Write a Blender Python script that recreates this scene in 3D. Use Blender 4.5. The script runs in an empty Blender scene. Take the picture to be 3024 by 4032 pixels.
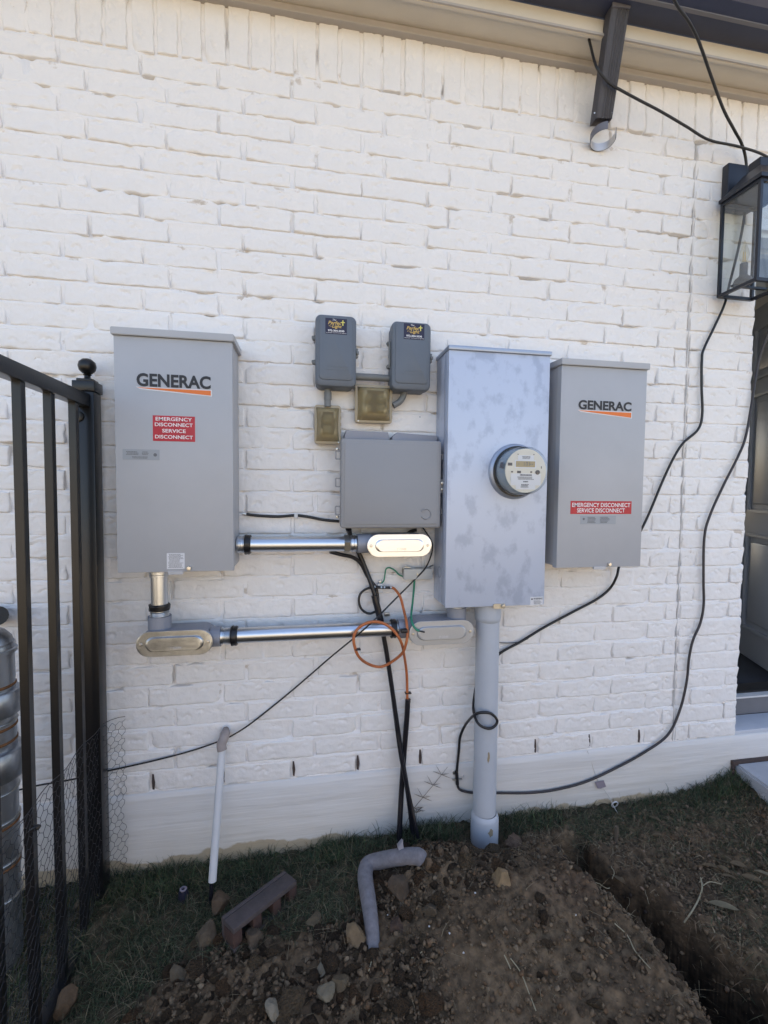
import bpy, bmesh, math, random
import numpy as np
from mathutils import Vector, Matrix, Quaternion
random.seed(7); rng = np.random.default_rng(7)
SC = bpy.context.scene; COL = SC.collection

# ------------------------------------------------------------------ camera, sky, sun
F_PX, YAW, PIT, ROL, CAM = 1825.35, -.176766, -.0472719, .00940723, Vector((0, -1.71356, 1.385385))
def _rot(a, b, c):
    ya = Matrix(((math.cos(a), -math.sin(a), 0), (math.sin(a), math.cos(a), 0), (0, 0, 1)))
    pi = Matrix(((1, 0, 0), (0, math.cos(b), -math.sin(b)), (0, math.sin(b), math.cos(b))))
    ro = Matrix(((math.cos(c), 0, -math.sin(c)), (0, 1, 0), (math.sin(c), 0, math.cos(c))))
    return ya @ pi @ ro
RC = _rot(YAW, PIT, ROL)
cam_d = bpy.data.cameras.new('camera'); cam = bpy.data.objects.new('camera', cam_d); COL.objects.link(cam)
SC.camera = cam
cam_d.sensor_fit = 'VERTICAL'; cam_d.sensor_height = 24; cam_d.lens = 24 * F_PX / 4032
cam_d.clip_start = .02; cam_d.clip_end = 400
mr = Matrix((RC.col[0], RC.col[2], -RC.col[1])).transposed().to_4x4(); mr.translation = CAM
cam.matrix_world = mr

SUN_EL, SUN_AZ = math.radians(50), math.radians(12)      # behind the house, a little to the right
w = bpy.data.worlds.new('World'); SC.world = w; w.use_nodes = True
nt = w.node_tree; bg = nt.nodes['Background']
sky = nt.nodes.new('ShaderNodeTexSky'); sky.sky_type = 'NISHITA'; sky.sun_disc = False
sky.sun_elevation = SUN_EL; sky.sun_rotation = SUN_AZ; sky.air_density = 1.0; sky.dust_density = 2.5; sky.ozone_density = 1.0
nt.links.new(sky.outputs[0], bg.inputs[0]); bg.inputs[1].default_value = .15
sl = bpy.data.lights.new('sun', 'SUN'); sl.energy = 4.2; sl.angle = math.radians(.5); sl.color = (1, .955, .89)
sun = bpy.data.objects.new('sun', sl); COL.objects.link(sun)
sd = Vector((math.sin(SUN_AZ) * math.cos(SUN_EL), math.cos(SUN_AZ) * math.cos(SUN_EL), math.sin(SUN_EL)))
sun.rotation_euler = sd.to_track_quat('Z', 'Y').to_euler()
SC.view_settings.view_transform = 'Standard'; SC.view_settings.look = 'None'
SC.view_settings.gamma = 1; SC.view_settings.use_curve_mapping = False
SC.view_settings.exposure = 1.64
SC.view_settings.use_white_balance = True; SC.view_settings.white_balance_temperature = 6950; SC.view_settings.white_balance_tint = 12
SC.render.engine = 'CYCLES'
SC.cycles.max_bounces = 10; SC.cycles.diffuse_bounces = 5; SC.cycles.transmission_bounces = 8

# ------------------------------------------------------------------ helpers
def at(px, py, d=0.0):
    """point of the plane d metres in front of the wall that the photo shows at pixel (px, py) of 3024 x 4032"""
    v = RC @ Vector(((px - 1512) / F_PX, 1, -(py - 2016) / F_PX))
    return CAM + v * ((-d - CAM.y) / v.y)
def atz(px, py, z):
    v = RC @ Vector(((px - 1512) / F_PX, 1, -(py - 2016) / F_PX))
    return CAM + v * ((z - CAM.z) / v.z)
def project(p):
    q = RC.transposed() @ (Vector(p) - CAM)
    return 1512 + F_PX * q.x / q.y, 2016 - F_PX * q.z / q.y

def lin(c):
    return tuple(((x / 255) / 12.92 if x / 255 < .04045 else ((x / 255 + .055) / 1.055) ** 2.4) for x in c) + (1,)

def mat(name, col, rough=.6, metal=0, var=.0, vscale=8, bump=0, bscale=60, col2=None, spec=.5, coat=0, trans=0, ior=1.45, mask=None, stretch=None):
    m = bpy.data.materials.new(name); m.use_nodes = True
    t = m.node_tree; b = t.nodes['Principled BSDF']
    c = tuple(col)[:3] + (1,)
    b.inputs['Base Color'].default_value = c
    b.inputs['Roughness'].default_value = rough; b.inputs['Metallic'].default_value = metal
    b.inputs['Specular IOR Level'].default_value = spec; b.inputs['Coat Weight'].default_value = coat
    b.inputs['Transmission Weight'].default_value = trans; b.inputs['IOR'].default_value = ior
    tc = t.nodes.new('ShaderNodeTexCoord'); src = tc.outputs['Object']
    if stretch:
        mp = t.nodes.new('ShaderNodeMapping'); mp.inputs['Scale'].default_value = stretch
        t.links.new(src, mp.inputs[0]); src = mp.outputs[0]
    if var or col2:
        n = t.nodes.new('ShaderNodeTexNoise'); n.inputs['Scale'].default_value = vscale; n.inputs['Detail'].default_value = 6
        n.inputs['Roughness'].default_value = .62
        t.links.new(src, n.inputs['Vector'])
        r = t.nodes.new('ShaderNodeValToRGB')
        lo, hi = mask if mask else (.32, .7)
        r.color_ramp.elements[0].position = lo; r.color_ramp.elements[1].position = hi
        c2 = tuple(col2)[:3] + (1,) if col2 else tuple(min(1, x * (1 - var)) for x in c[:3]) + (1,)
        r.color_ramp.elements[0].color = c; r.color_ramp.elements[1].color = c2
        t.links.new(n.outputs['Fac'], r.inputs[0]); t.links.new(r.outputs[0], b.inputs['Base Color'])
    if bump:
        n2 = t.nodes.new('ShaderNodeTexNoise'); n2.inputs['Scale'].default_value = bscale; n2.inputs['Detail'].default_value = 5
        t.links.new(src, n2.inputs['Vector'])
        bn = t.nodes.new('ShaderNodeBump'); bn.inputs['Strength'].default_value = 1; bn.inputs['Distance'].default_value = bump
        t.links.new(n2.outputs['Fac'], bn.inputs['Height']); t.links.new(bn.outputs[0], b.inputs['Normal'])
    return m

def tag(o, label=None, cat=None, group=None, kind=None):
    if label: o['label'] = label
    if cat: o['category'] = cat
    if group: o['group'] = group
    if kind: o['kind'] = kind
    return o
def empty(name, loc, label, cat, group=None):
    o = bpy.data.objects.new(name, None); COL.objects.link(o); o.location = loc; o.empty_display_size = .05
    return tag(o, label, cat, group)

class MB:
    def __init__(s): s.bm = bmesh.new()
    def box(s, a, b, bevel=0, seg=2, M=None):
        r = bmesh.ops.create_cube(s.bm, size=1); vs = r['verts']
        a = Vector(a); b = Vector(b); c = (a + b) / 2; d = Vector([abs(x) for x in (b - a)])
        for v in vs: v.co = Vector((v.co.x * d.x, v.co.y * d.y, v.co.z * d.z)) + c
        if bevel:
            es = list({e for v in vs for e in v.link_edges})
            r2 = bmesh.ops.bevel(s.bm, geom=es, offset=bevel, segments=seg, affect='EDGES', profile=.5)
            vs = list({v for f in r2['faces'] for v in f.verts} | {v for v in vs if v.is_valid})
        if M is not None:
            for v in vs: v.co = M @ v.co
        return s
    def hexa(s, P):
        """eight corners: bottom ring (4) then top ring (4)"""
        v = [s.bm.verts.new(p) for p in P]
        for f in ((3, 2, 1, 0), (4, 5, 6, 7), (0, 1, 5, 4), (1, 2, 6, 5), (2, 3, 7, 6), (3, 0, 4, 7)):
            s.bm.faces.new([v[i] for i in f])
        return s
    def bar(s, a, b, wx, wy=None, up=(0, 0, 1)):
        a = Vector(a); b = Vector(b); wy = wy or wx; d = (b - a).normalized()
        u = Vector(up).cross(d)
        if u.length < 1e-4: u = Vector((1, 0, 0))
        u.normalize(); v = d.cross(u)
        q = [(-1, -1), (1, -1), (1, 1), (-1, 1)]
        return s.hexa([a + u * wx / 2 * i + v * wy / 2 * j for i, j in q] + [b + u * wx / 2 * i + v * wy / 2 * j for i, j in q])
    def tube(s, pts, r, n=8, cap=True):
        pts = [Vector(p) for p in pts]; R = r if isinstance(r, (list, tuple)) else [r] * len(pts)
        t = (pts[1] - pts[0]).normalized(); u = t.orthogonal().normalized(); rings = []
        for i, p in enumerate(pts):
            if i:
                t2 = ((pts[i + 1] - pts[i - 1]) if i < len(pts) - 1 else (pts[i] - pts[i - 1])).normalized()
                u = t.rotation_difference(t2) @ u; t = t2; u = (u - t * u.dot(t)).normalized()
            v = t.cross(u)
            rings.append([s.bm.verts.new(p + (u * math.cos(2 * math.pi * k / n) + v * math.sin(2 * math.pi * k / n)) * R[i]) for k in range(n)])
        for a, b in zip(rings, rings[1:]):
            for k in range(n): s.bm.faces.new((a[k], a[(k + 1) % n], b[(k + 1) % n], b[k]))
        if cap: s.bm.faces.new(rings[0][::-1]); s.bm.faces.new(rings[-1])
        return s
    def lathe(s, prof, o, axis=(0, 0, 1), n=24):
        """prof: (radius, height along axis)"""
        o = Vector(o); t = Vector(axis).normalized(); u = t.orthogonal().normalized(); v = t.cross(u); rings = []
        for r, h in prof:
            if r < 1e-6: rings.append([s.bm.verts.new(o + t * h)])
            else: rings.append([s.bm.verts.new(o + t * h + (u * math.cos(2 * math.pi * k / n) + v * math.sin(2 * math.pi * k / n)) * r) for k in range(n)])
        for a, b in zip(rings, rings[1:]):
            for k in range(n):
                k2 = (k + 1) % n
                if len(a) == 1 and len(b) == 1: continue
                if len(a) == 1: s.bm.faces.new((a[0], b[k2], b[k]))
                elif len(b) == 1: s.bm.faces.new((a[k], a[k2], b[0]))
                else: s.bm.faces.new((a[k], a[k2], b[k2], b[k]))
        return s
    def prism(s, out, y0, y1, bevel=0, inset=0):
        """outline of (x, z) points extruded from y0 (back) to y1 (front); a bevel shrinks the front"""
        n = len(out); cx = sum(p[0] for p in out) / n; cz = sum(p[1] for p in out) / n
        def ring(y, sh):
            return [s.bm.verts.new((p[0] + (cx - p[0]) / max(1e-6, math.hypot(p[0] - cx, p[1] - cz)) * sh, y, p[1] + (cz - p[1]) / max(1e-6, math.hypot(p[0] - cx, p[1] - cz)) * sh)) for p in out]
        if bevel:
            sg = 1 if y1 < y0 else -1
            rs = [ring(y0, 0), ring(y1 + sg * bevel, 0), ring(y1 + sg * bevel * .3, bevel * .3), ring(y1, bevel)]
        else: rs = [ring(y0, 0), ring(y1, 0)]
        for a, b in zip(rs, rs[1:]):
            for k in range(n): s.bm.faces.new((a[k], a[(k + 1) % n], b[(k + 1) % n], b[k]))
        s.bm.faces.new(rs[0][::-1]); s.bm.faces.new(rs[-1])
        return s
    def build(s, name, m, parent=None, smooth=25, world=True):
        me = bpy.data.meshes.new(name)
        bmesh.ops.recalc_face_normals(s.bm, faces=s.bm.faces[:])
        if parent is not None and world: bmesh.ops.translate(s.bm, verts=s.bm.verts[:], vec=-parent_loc(parent))
        s.bm.to_mesh(me); s.bm.free(); me.materials.append(m)
        if smooth:
            me.polygons.foreach_set('use_smooth', [True] * len(me.polygons)); me.set_sharp_from_angle(angle=math.radians(smooth))
        o = bpy.data.objects.new(name, me); COL.objects.link(o); o.parent = parent
        return o
def parent_loc(p):
    v = Vector((0, 0, 0))
    while p is not None: v += p.location; p = p.parent
    return v

def raw(name, V, Fc, m, parent=None, smooth=False):
    me = bpy.data.meshes.new(name); V = np.asarray(V, dtype=np.float32); Fc = np.asarray(Fc, dtype=np.int32)
    k = Fc.shape[1]
    me.vertices.add(len(V)); me.vertices.foreach_set('co', V.ravel())
    me.loops.add(Fc.size); me.loops.foreach_set('vertex_index', Fc.ravel())
    me.polygons.add(len(Fc)); me.polygons.foreach_set('loop_start', np.arange(0, Fc.size, k, dtype=np.int32))
    me.polygons.foreach_set('loop_total', np.full(len(Fc), k, dtype=np.int32))
    if smooth: me.polygons.foreach_set('use_smooth', np.ones(len(Fc), dtype=bool))
    me.update(calc_edges=True); me.validate()
    if m: me.materials.append(m)
    o = bpy.data.objects.new(name, me); COL.objects.link(o); o.parent = parent
    return o
def paint(o, cols):
    """per-vertex colour (dry or green blades, kinds of soil, painted trench shade)"""
    a = o.data.color_attributes.new('tint', 'FLOAT_COLOR', 'POINT')
    c = np.ones((len(o.data.vertices), 4), dtype=np.float32); c[:, :3] = cols; a.data.foreach_set('color', c.ravel())

def spline(P, k=8):
    P = [Vector(p) for p in P]; Q = [P[0] * 2 - P[1]] + P + [P[-1] * 2 - P[-2]]; out = []
    for i in range(1, len(Q) - 2):
        a, b, c, d = Q[i - 1:i + 3]
        for j in range(k):
            t = j / k
            out.append(.5 * ((2 * b) + (c - a) * t + (2 * a - 5 * b + 4 * c - d) * t * t + (3 * b - a - 3 * c + d) * t ** 3))
    return out + [P[-1]]
def cab(pts, d=.012):
    return [at(p[0], p[1], p[2] if len(p) > 2 else d) for p in pts]
def cable(name, pts, r, m, label=None, group=None, parent=None, d=.012, k=8, n=8, cat='cable'):
    P = cab(pts, d); P = [P[0]] + [p + Vector((random.gauss(0, .0009), 0, random.gauss(0, .0009))) for p in P[1:-1]] + [P[-1]]; mb = MB().tube(spline(P, k), r, n); o = mb.build(name, m, parent, smooth=80)
    if label: tag(o, label, cat, group)
    return o

def text(name, s, x0, x1, z0, z1, y, m, parent, bold=0, shear=0):
    c = bpy.data.curves.new(name, 'FONT'); c.body = s; c.size = 1; c.offset = bold; c.shear = shear; c.resolution_u = 4
    o = bpy.data.objects.new(name, c); COL.objects.link(o)
    bpy.context.view_layer.update()
    me = bpy.data.meshes.new_from_object(o.evaluated_get(bpy.context.evaluated_depsgraph_get()))
    COL.objects.unlink(o); bpy.data.objects.remove(o)
    n = len(me.vertices); co = np.empty(n * 3, dtype=np.float32); me.vertices.foreach_get('co', co); co = co.reshape(-1, 3)
    lo = co.min(0); hi = co.max(0); pl = parent_loc(parent)
    X = x0 + (co[:, 0] - lo[0]) / (hi[0] - lo[0]) * (x1 - x0); Z = z0 + (co[:, 1] - lo[1]) / (hi[1] - lo[1]) * (z1 - z0)
    out = np.stack([X - pl.x, np.full(n, y) - pl.y, Z - pl.z], 1); me.vertices.foreach_set('co', out.astype(np.float32).ravel())
    me.materials.clear(); me.materials.append(m); me.name = name; me.update()
    ob = bpy.data.objects.new(name, me); COL.objects.link(ob); ob.parent = parent
    return ob

def rrect(x0, x1, z0, z1, r, n=5):
    out = []
    for cx, cz, a0 in ((x1 - r, z1 - r, 0), (x0 + r, z1 - r, 90), (x0 + r, z0 + r, 180), (x1 - r, z0 + r, 270)):
        for i in range(n + 1):
            a = math.radians(a0 + 90 * i / n); out.append((cx + r * math.cos(a), cz + r * math.sin(a)))
    return out

def _hash(ix, iy, s):
    n = (ix.astype(np.int64) * 374761393 + iy.astype(np.int64) * 668265263 + s * 974711) & 0x7fffffff
    n = ((n ^ (n >> 13)) * 1274126177) & 0x7fffffff
    return ((n ^ (n >> 16)) & 0xffff) / 65535.0
def vn(x, y, s=0):
    x = np.asarray(x, float); y = np.asarray(y, float); ix = np.floor(x); iy = np.floor(y); fx = x - ix; fy = y - iy
    fx = fx * fx * (3 - 2 * fx); fy = fy * fy * (3 - 2 * fy)
    a = _hash(ix, iy, s); b = _hash(ix + 1, iy, s); c = _hash(ix, iy + 1, s); d = _hash(ix + 1, iy + 1, s)
    return (a + (b - a) * fx) * (1 - fy) + (c + (d - c) * fx) * fy
def fbm(x, y, sc, oc=4, s=0, g=.5):
    t = 0; a = 1; n = 0
    for i in range(oc): t = t + a * (vn(x * sc * 2 ** i, y * sc * 2 ** i, s + i * 17) - .5); n += a; a *= g
    return t / n * 2

# ------------------------------------------------------------------ materials
M = {}
M['paint'] = mat('white_wall_paint', (.80, .775, .755), .55, var=.07, vscale=5, bump=.0020, bscale=75)
M['mortar'] = mat('painted_mortar', (.80, .77, .745), .65, vscale=13, bump=.0016, bscale=150, col2=(.55, .48, .41), mask=(.60, .68))
M['paint_clean'] = mat('white_painted_concrete', (.76, .745, .73), .6, var=.12, vscale=4, bump=.0012, bscale=26, stretch=(.25, 1, 3.2))
M['cream'] = mat('cream_trim_paint', (.62, .57, .49), .5, var=.06, bump=.0004, bscale=200)
M['taupe'] = mat('taupe_trim_paint', (.42, .39, .37), .5, var=.06, bump=.0003, bscale=200)
M['gutter'] = mat('dark_gutter_metal', (.045, .055, .10), .38, var=.2, vscale=6)
M['gutter_lip'] = mat('gutter_lip', (.15, .15, .17), .4)
M['spout'] = mat('dark_bronze_aluminium', (.15, .15, .175), .42, var=.15, vscale=15, bump=.0002, bscale=300)
M['strap_in'] = mat('bare_aluminium_strap', (.62, .62, .63), .35, .5)
M['box_grey'] = mat('grey_powder_coat', (.415, .42, .44), .42, var=.09, vscale=4, bump=.00012, bscale=900)
M['galv'] = mat('galvanised_steel_sheet', (.50, .55, .66), .42, .18, vscale=15, bump=.00015, bscale=300, col2=(.40, .445, .55), mask=(.51, .62), stretch=(1, 1, .7))
M['galv_lip'] = mat('galvanised_edge', (.36, .40, .48), .4, .6)
M['dark_grey_plastic'] = mat('slate_grey_plastic', (.125, .145, .175), .5, var=.12, vscale=7, bump=.0002, bscale=400)
M['tele'] = mat('grey_abs_plastic', (.275, .275, .285), .55, var=.05, vscale=4, bump=.0002, bscale=700)
M['tele_back'] = mat('grey_abs_back', (.27, .27, .30), .55)
M['pipe_grey'] = mat('grey_conduit_plastic', (.17, .18, .185), .5, var=.1, vscale=20)
M['tan'] = mat('smoked_tan_cover', (.46, .37, .20), .26, coat=.3); M['tan'].node_tree.nodes['Principled BSDF'].inputs['Alpha'].default_value = .72
M['tan_rim'] = mat('smoked_tan_rim', (.36, .30, .21), .35)
M['beige'] = mat('beige_outlet', (.95, .85, .50), .5)
M['steel'] = mat('zinc_plated_pipe', (.62, .65, .69), .30, 1, var=.1, vscale=20, bump=.00015, bscale=500, stretch=(.2, 1, 1))
M['steel_dull'] = mat('dull_zinc_fitting', (.50, .50, .48), .34, 1, var=.2, vscale=30)
M['cover'] = mat('brushed_aluminium_cover', (.80, .81, .82), .30, 1, var=.08, vscale=14, bump=.0002, bscale=200, stretch=(.3, 1, 1))
M['cover_dull'] = mat('dull_aluminium_cover', (.44, .46, .49), .40, .6, var=.1, vscale=14, bump=.0002, bscale=200, stretch=(.3, 1, 1))
M['cover_mid'] = mat('worn_aluminium_cover', (.58, .61, .64), .30, 1, var=.35, vscale=22, bump=.0004, bscale=90)
M['cast'] = mat('grey_cast_body', (.27, .285, .33), .45, .15, var=.12, vscale=20, bump=.0003, bscale=300)
M['rubber'] = mat('black_sealing_tape', (.012, .012, .013), .32, bump=.0006, bscale=90)
M['cable'] = mat('black_cable_jacket', (.016, .016, .018), .38)
M['cable_grey'] = mat('weathered_cable_jacket', (.045, .04, .045), .45, var=.4, vscale=6)
M['sleeve'] = mat('black_cable_sleeve', (.012, .012, .016), .28)
M['orange'] = mat('orange_cable_jacket', (.50, .15, .05), .5, var=.2, vscale=30)
M['green'] = mat('green_wire', (.02, .22, .13), .45)
M['white_plastic'] = mat('white_plastic', (.60, .60, .60), .5, var=.1, vscale=25)
M['clear_wire'] = mat('pale_wire', (.55, .53, .50), .5)
M['pvc'] = mat('grey_pvc', (.46, .49, .54), .42, var=.08, vscale=7, bump=.0001, bscale=200)
M['pvc_white'] = mat('white_pvc', (.60, .61, .63), .45, var=.1, vscale=12)
M['clay'] = mat('pinkish_grey_foam', (.36, .31, .29), .75, var=.25, vscale=20, bump=.001, bscale=60)
M['mud'] = mat('dried_mud', (.30, .24, .16), .9)
M['black_metal'] = mat('black_fence_paint', (.010, .010, .011), .3, var=.3, vscale=9, bump=.00015, bscale=200)
M['lantern'] = mat('black_lantern_metal', (.014, .017, .026), .35, bump=.0001, bscale=300)
M['wire'] = mat('chicken_wire', (.05, .05, .055), .45, .5)
def thin_glass(name, col, refl=.09):
    m = bpy.data.materials.new(name); m.use_nodes = True; t = m.node_tree; t.nodes.remove(t.nodes['Principled BSDF'])
    a = t.nodes.new('ShaderNodeBsdfTransparent'); a.inputs[0].default_value = col + (1,); g = t.nodes.new('ShaderNodeBsdfGlossy'); g.inputs['Roughness'].default_value = .01
    lw = t.nodes.new('ShaderNodeLayerWeight'); lw.inputs[0].default_value = .5; f = t.nodes.new('ShaderNodeMath'); f.operation = 'POWER'; f.inputs[1].default_value = 4; t.links.new(lw.outputs['Facing'], f.inputs[0]); ad = t.nodes.new('ShaderNodeMath'); ad.operation = 'MULTIPLY_ADD'; ad.inputs[1].default_value = .8; ad.inputs[2].default_value = refl - .04
    x = t.nodes.new('ShaderNodeMixShader'); t.links.new(f.outputs[0], ad.inputs[0]); t.links.new(ad.outputs[0], x.inputs[0]); t.links.new(a.outputs[0], x.inputs[1]); t.links.new(g.outputs[0], x.inputs[2])
    t.links.new(x.outputs[0], t.nodes['Material Output'].inputs[0]); return m
M['glass'] = thin_glass('clear_glass', (.93, .96, .97), .12)
M['meter_glass'] = thin_glass('meter_glass', (.96, .97, .97), .05)
M['bulb'] = thin_glass('bulb_glass', (.97, .95, .90), .08)
M['filament'] = mat('amber_filament', (.75, .50, .16), .4)
M['cup'] = mat('lamp_cup', (.11, .10, .10), .5)
M['orange_ink'] = mat('orange_ink', (.72, .17, .03), .45)
M['black_ink'] = mat('black_ink', (.022, .022, .026), .5)
M['red_label'] = mat('red_label', (.48, .015, .03), .3, var=.15, vscale=40)
M['white_ink'] = mat('white_ink', (.82, .80, .80), .5)
M['white_label'] = mat('white_label', (.66, .66, .68), .5)
M['clear_label'] = mat('pale_grey_label', (.31, .33, .355), .4)
M['grey_ink'] = mat('grey_ink', (.14, .14, .15), .6)
M['navy_label'] = mat('navy_label', (.018, .016, .045), .4)
M['gold_ink'] = mat('gold_ink', (.62, .42, .12), .5)
M['yellow_ink'] = mat('yellow_ink', (.85, .78, .18), .5)
M['meter_body'] = mat('meter_grey_body', (.30, .36, .40), .25, .2, var=.1, vscale=20)
M['meter_face'] = mat('meter_cream_face', (.66, .62, .54), .5)
M['lcd'] = mat('lcd_window', (.38, .30, .17), .25)
M['rust'] = mat('rust_ring', (.20, .09, .035), .85, var=.4, vscale=40)
M['riser'] = mat('riser_galvanised', (.40, .42, .45), .34, .85, vscale=9, bump=.0005, bscale=80, col2=(.16, .15, .14), mask=(.5, .72))
M['screw'] = mat('screw_head', (.6, .58, .54), .3, 1)
M['door'] = mat('grey_door_paint', (.34, .37, .42), .4, var=.12, vscale=3)
M['dark_floor'] = mat('dark_blue_floor', (.02, .026, .036), .7, var=.2)
M['threshold'] = mat('grey_threshold', (.15, .155, .17), .6, var=.15, vscale=10)
M['sill'] = mat('pale_sill', (.55, .58, .64), .5, var=.15, vscale=6)
M['slab'] = mat('pale_concrete_slab', (.42, .43, .46), .85, var=.15, vscale=12, bump=.001, bscale=120)
M['joint'] = mat('brown_expansion_joint', (.07, .05, .045), .9, bump=.003, bscale=60)
M['room'] = mat('pale_room_wall', (.7, .68, .64), .8)
M['redbrick'] = mat('dusty_red_brick', (.085, .068, .066), .9, var=.3, vscale=30, bump=.001, bscale=150)
M['redcore'] = mat('red_brick_core', (.075, .042, .034), .9, var=.3, vscale=30, bump=.001, bscale=150)
M['insul'] = mat('grey_pipe_foam', (.21, .20, .215), .85, var=.35, vscale=60, bump=.0008, bscale=120)
M['wood'] = mat('weathered_wood_stake', (.11, .085, .06), .9, var=.3, vscale=30, stretch=(1, 1, .2))
M['leaf'] = mat('dead_leaf', (.24, .18, .11), .8, var=.3, vscale=20)
M['leaf_pale'] = mat('pale_leaf', (.34, .30, .20), .8, var=.3, vscale=20)
M['plastic_scrap'] = mat('clear_plastic_scrap', (.5, .48, .52), .3, trans=.4)
M['weed'] = mat('weed_stem', (.16, .14, .12), .8)
M['purple'] = mat('faded_tag', (.24, .21, .25), .7)
M['shingle'] = mat('roof_shingle', (.08, .075, .07), .9, bump=.004, bscale=30)
M['fence_wood'] = mat('sunlit_cedar', (.50, .455, .39), .8, var=.25, vscale=3, stretch=(4, 4, .4), bump=.002, bscale=30)

def tinted(name, rough=.9, bump=0, bscale=50, extra=.25, vscale=40, spec=.3):
    m = mat(name, (1, 1, 1), rough, spec=spec, bump=bump, bscale=bscale); t = m.node_tree; b = t.nodes['Principled BSDF']
    a = t.nodes.new('ShaderNodeVertexColor'); a.layer_name = 'tint'
    n = t.nodes.new('ShaderNodeTexNoise'); n.inputs['Scale'].default_value = vscale; n.inputs['Detail'].default_value = 6
    t.links.new(t.nodes['Texture Coordinate'].outputs['Object'], n.inputs['Vector'])
    r = t.nodes.new('ShaderNodeMapRange'); r.inputs['From Min'].default_value = .3; r.inputs['From Max'].default_value = .7
    r.inputs['To Min'].default_value = 1 - extra; r.inputs['To Max'].default_value = 1 + extra
    t.links.new(n.outputs['Fac'], r.inputs['Value'])
    mx = t.nodes.new('ShaderNodeVectorMath'); mx.operation = 'SCALE'
    t.links.new(a.outputs['Color'], mx.inputs[0]); t.links.new(r.outputs[0], mx.inputs['Scale']); t.links.new(mx.outputs[0], b.inputs['Base Color'])
    return m
M['soil'] = tinted('soil', .95, .007, 70, .5, 38)
M['clod'] = tinted('clod', .95, .003, 120, .45, 70)
M['grass'] = tinted('grass_blades', .7, 0, 50, .1, 10)

# foundation material: white paint that stops raggedly above the ground, bare tan concrete below
def foundation_mat():
    m = mat('board_formed_foundation', (.70, .69, .68), .6, var=.10, vscale=3, bump=.0022, bscale=22, stretch=(.22, 1, 3.4)); t = m.node_tree; b = t.nodes['Principled BSDF']
    old = b.inputs['Base Color'].links[0].from_socket
    g = t.nodes.new('ShaderNodeTexCoord'); sp = t.nodes.new('ShaderNodeSeparateXYZ'); t.links.new(g.outputs['Object'], sp.inputs[0])
    n = t.nodes.new('ShaderNodeTexNoise'); n.inputs['Scale'].default_value = 5; n.inputs['Detail'].default_value = 8; t.links.new(g.outputs['Object'], n.inputs['Vector'])
    ma = t.nodes.new('ShaderNodeMath'); ma.operation = 'MULTIPLY_ADD'; ma.inputs[1].default_value = .16
    t.links.new(n.outputs['Fac'], ma.inputs[0]); t.links.new(sp.outputs['Z'], ma.inputs[2])
    r = t.nodes.new('ShaderNodeMapRange'); r.inputs['From Min'].default_value = .146; r.inputs['From Max'].default_value = .153; t.links.new(ma.outputs[0], r.inputs['Value'])
    mx = t.nodes.new('ShaderNodeMix'); mx.data_type = 'RGBA'
    mx.inputs['A'].default_value = (.36, .29, .20, 1); t.links.new(r.outputs[0], mx.inputs['Factor']); t.links.new(old, mx.inputs['B'])
    # soft soil splash, warmer towards the footing
    r2 = t.nodes.new('ShaderNodeMapRange'); r2.inputs['From Min'].default_value = .15; r2.inputs['From Max'].default_value = .34; r2.inputs['To Min'].default_value = .35; r2.inputs['To Max'].default_value = 0
    t.links.new(ma.outputs[0], r2.inputs['Value'])
    m2 = t.nodes.new('ShaderNodeMix'); m2.data_type = 'RGBA'; m2.inputs['B'].default_value = (.52, .45, .33, 1)
    t.links.new(r2.outputs[0], m2.inputs['Factor']); t.links.new(mx.outputs['Result'], m2.inputs['A']); t.links.new(m2.outputs['Result'], b.inputs['Base Color'])
    return m
M['foundation'] = foundation_mat()

# ------------------------------------------------------------------ the ground
def gh(x, y):
    """ground height without its roughness (x, y arrays)"""
    x = np.asarray(x, float); y = np.asarray(y, float); d = -y
    base = np.interp(x, [-3, -1, -.26, .11, .68, 1.29, 1.73, 1.91, 3], [.005, .004, .012, .030, .058, .050, .080, .13, .15])
    base = base - .06 * np.clip(d, 0, 1.2) - .16 * np.clip((-.30 - x) / .35, 0, 1) * np.clip(d, 0, .4)
    mound = .090 * np.exp(-(((x - .66) / .34) ** 2 + ((d - .40) / .22) ** 2)) + .065 * np.exp(-(((x - .44) / .18) ** 2 + ((d - .22) / .11) ** 2)) \
        + .05 * np.exp(-(((x - .85) / .2) ** 2 + ((d - .75) / .35) ** 2)) + .02 * np.exp(-(((x - .05) / .4) ** 2 + ((d - .5) / .15) ** 2))
    mound = mound - .055 * np.exp(-(((x - .70) / .11) ** 2 + ((d - .12) / .075) ** 2))
    c = 1.07 + .39 * (np.clip(d, .1, 1.4) - .42) + .02 * np.sin(d * 14)
    wdt = .064 + .006 * np.sin(d * 17 + 1) + .004 * np.sin(d * 41) + .11 * np.clip(d - .25, 0, .8)
    q = np.abs(x - c + fbm(x, y, 13, 4, 33) * .035) / wdt
    tr = -.62 * np.clip((d - .13) / .16, 0, 1) * (1 / (1 + np.exp(np.clip((q - 1) * 11, -30, 30))))
    lip = .035 * np.exp(-((x - c + wdt * 1.7) / .07) ** 2) * np.clip((d - .15) / .2, 0, 1)
    far = np.clip((d - 1.3) / 1.5, 0, 1)
    return (base + mound + tr + lip) * (1 - far) + far * .0
def ghs(x, y): return float(gh(x, y))

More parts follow.
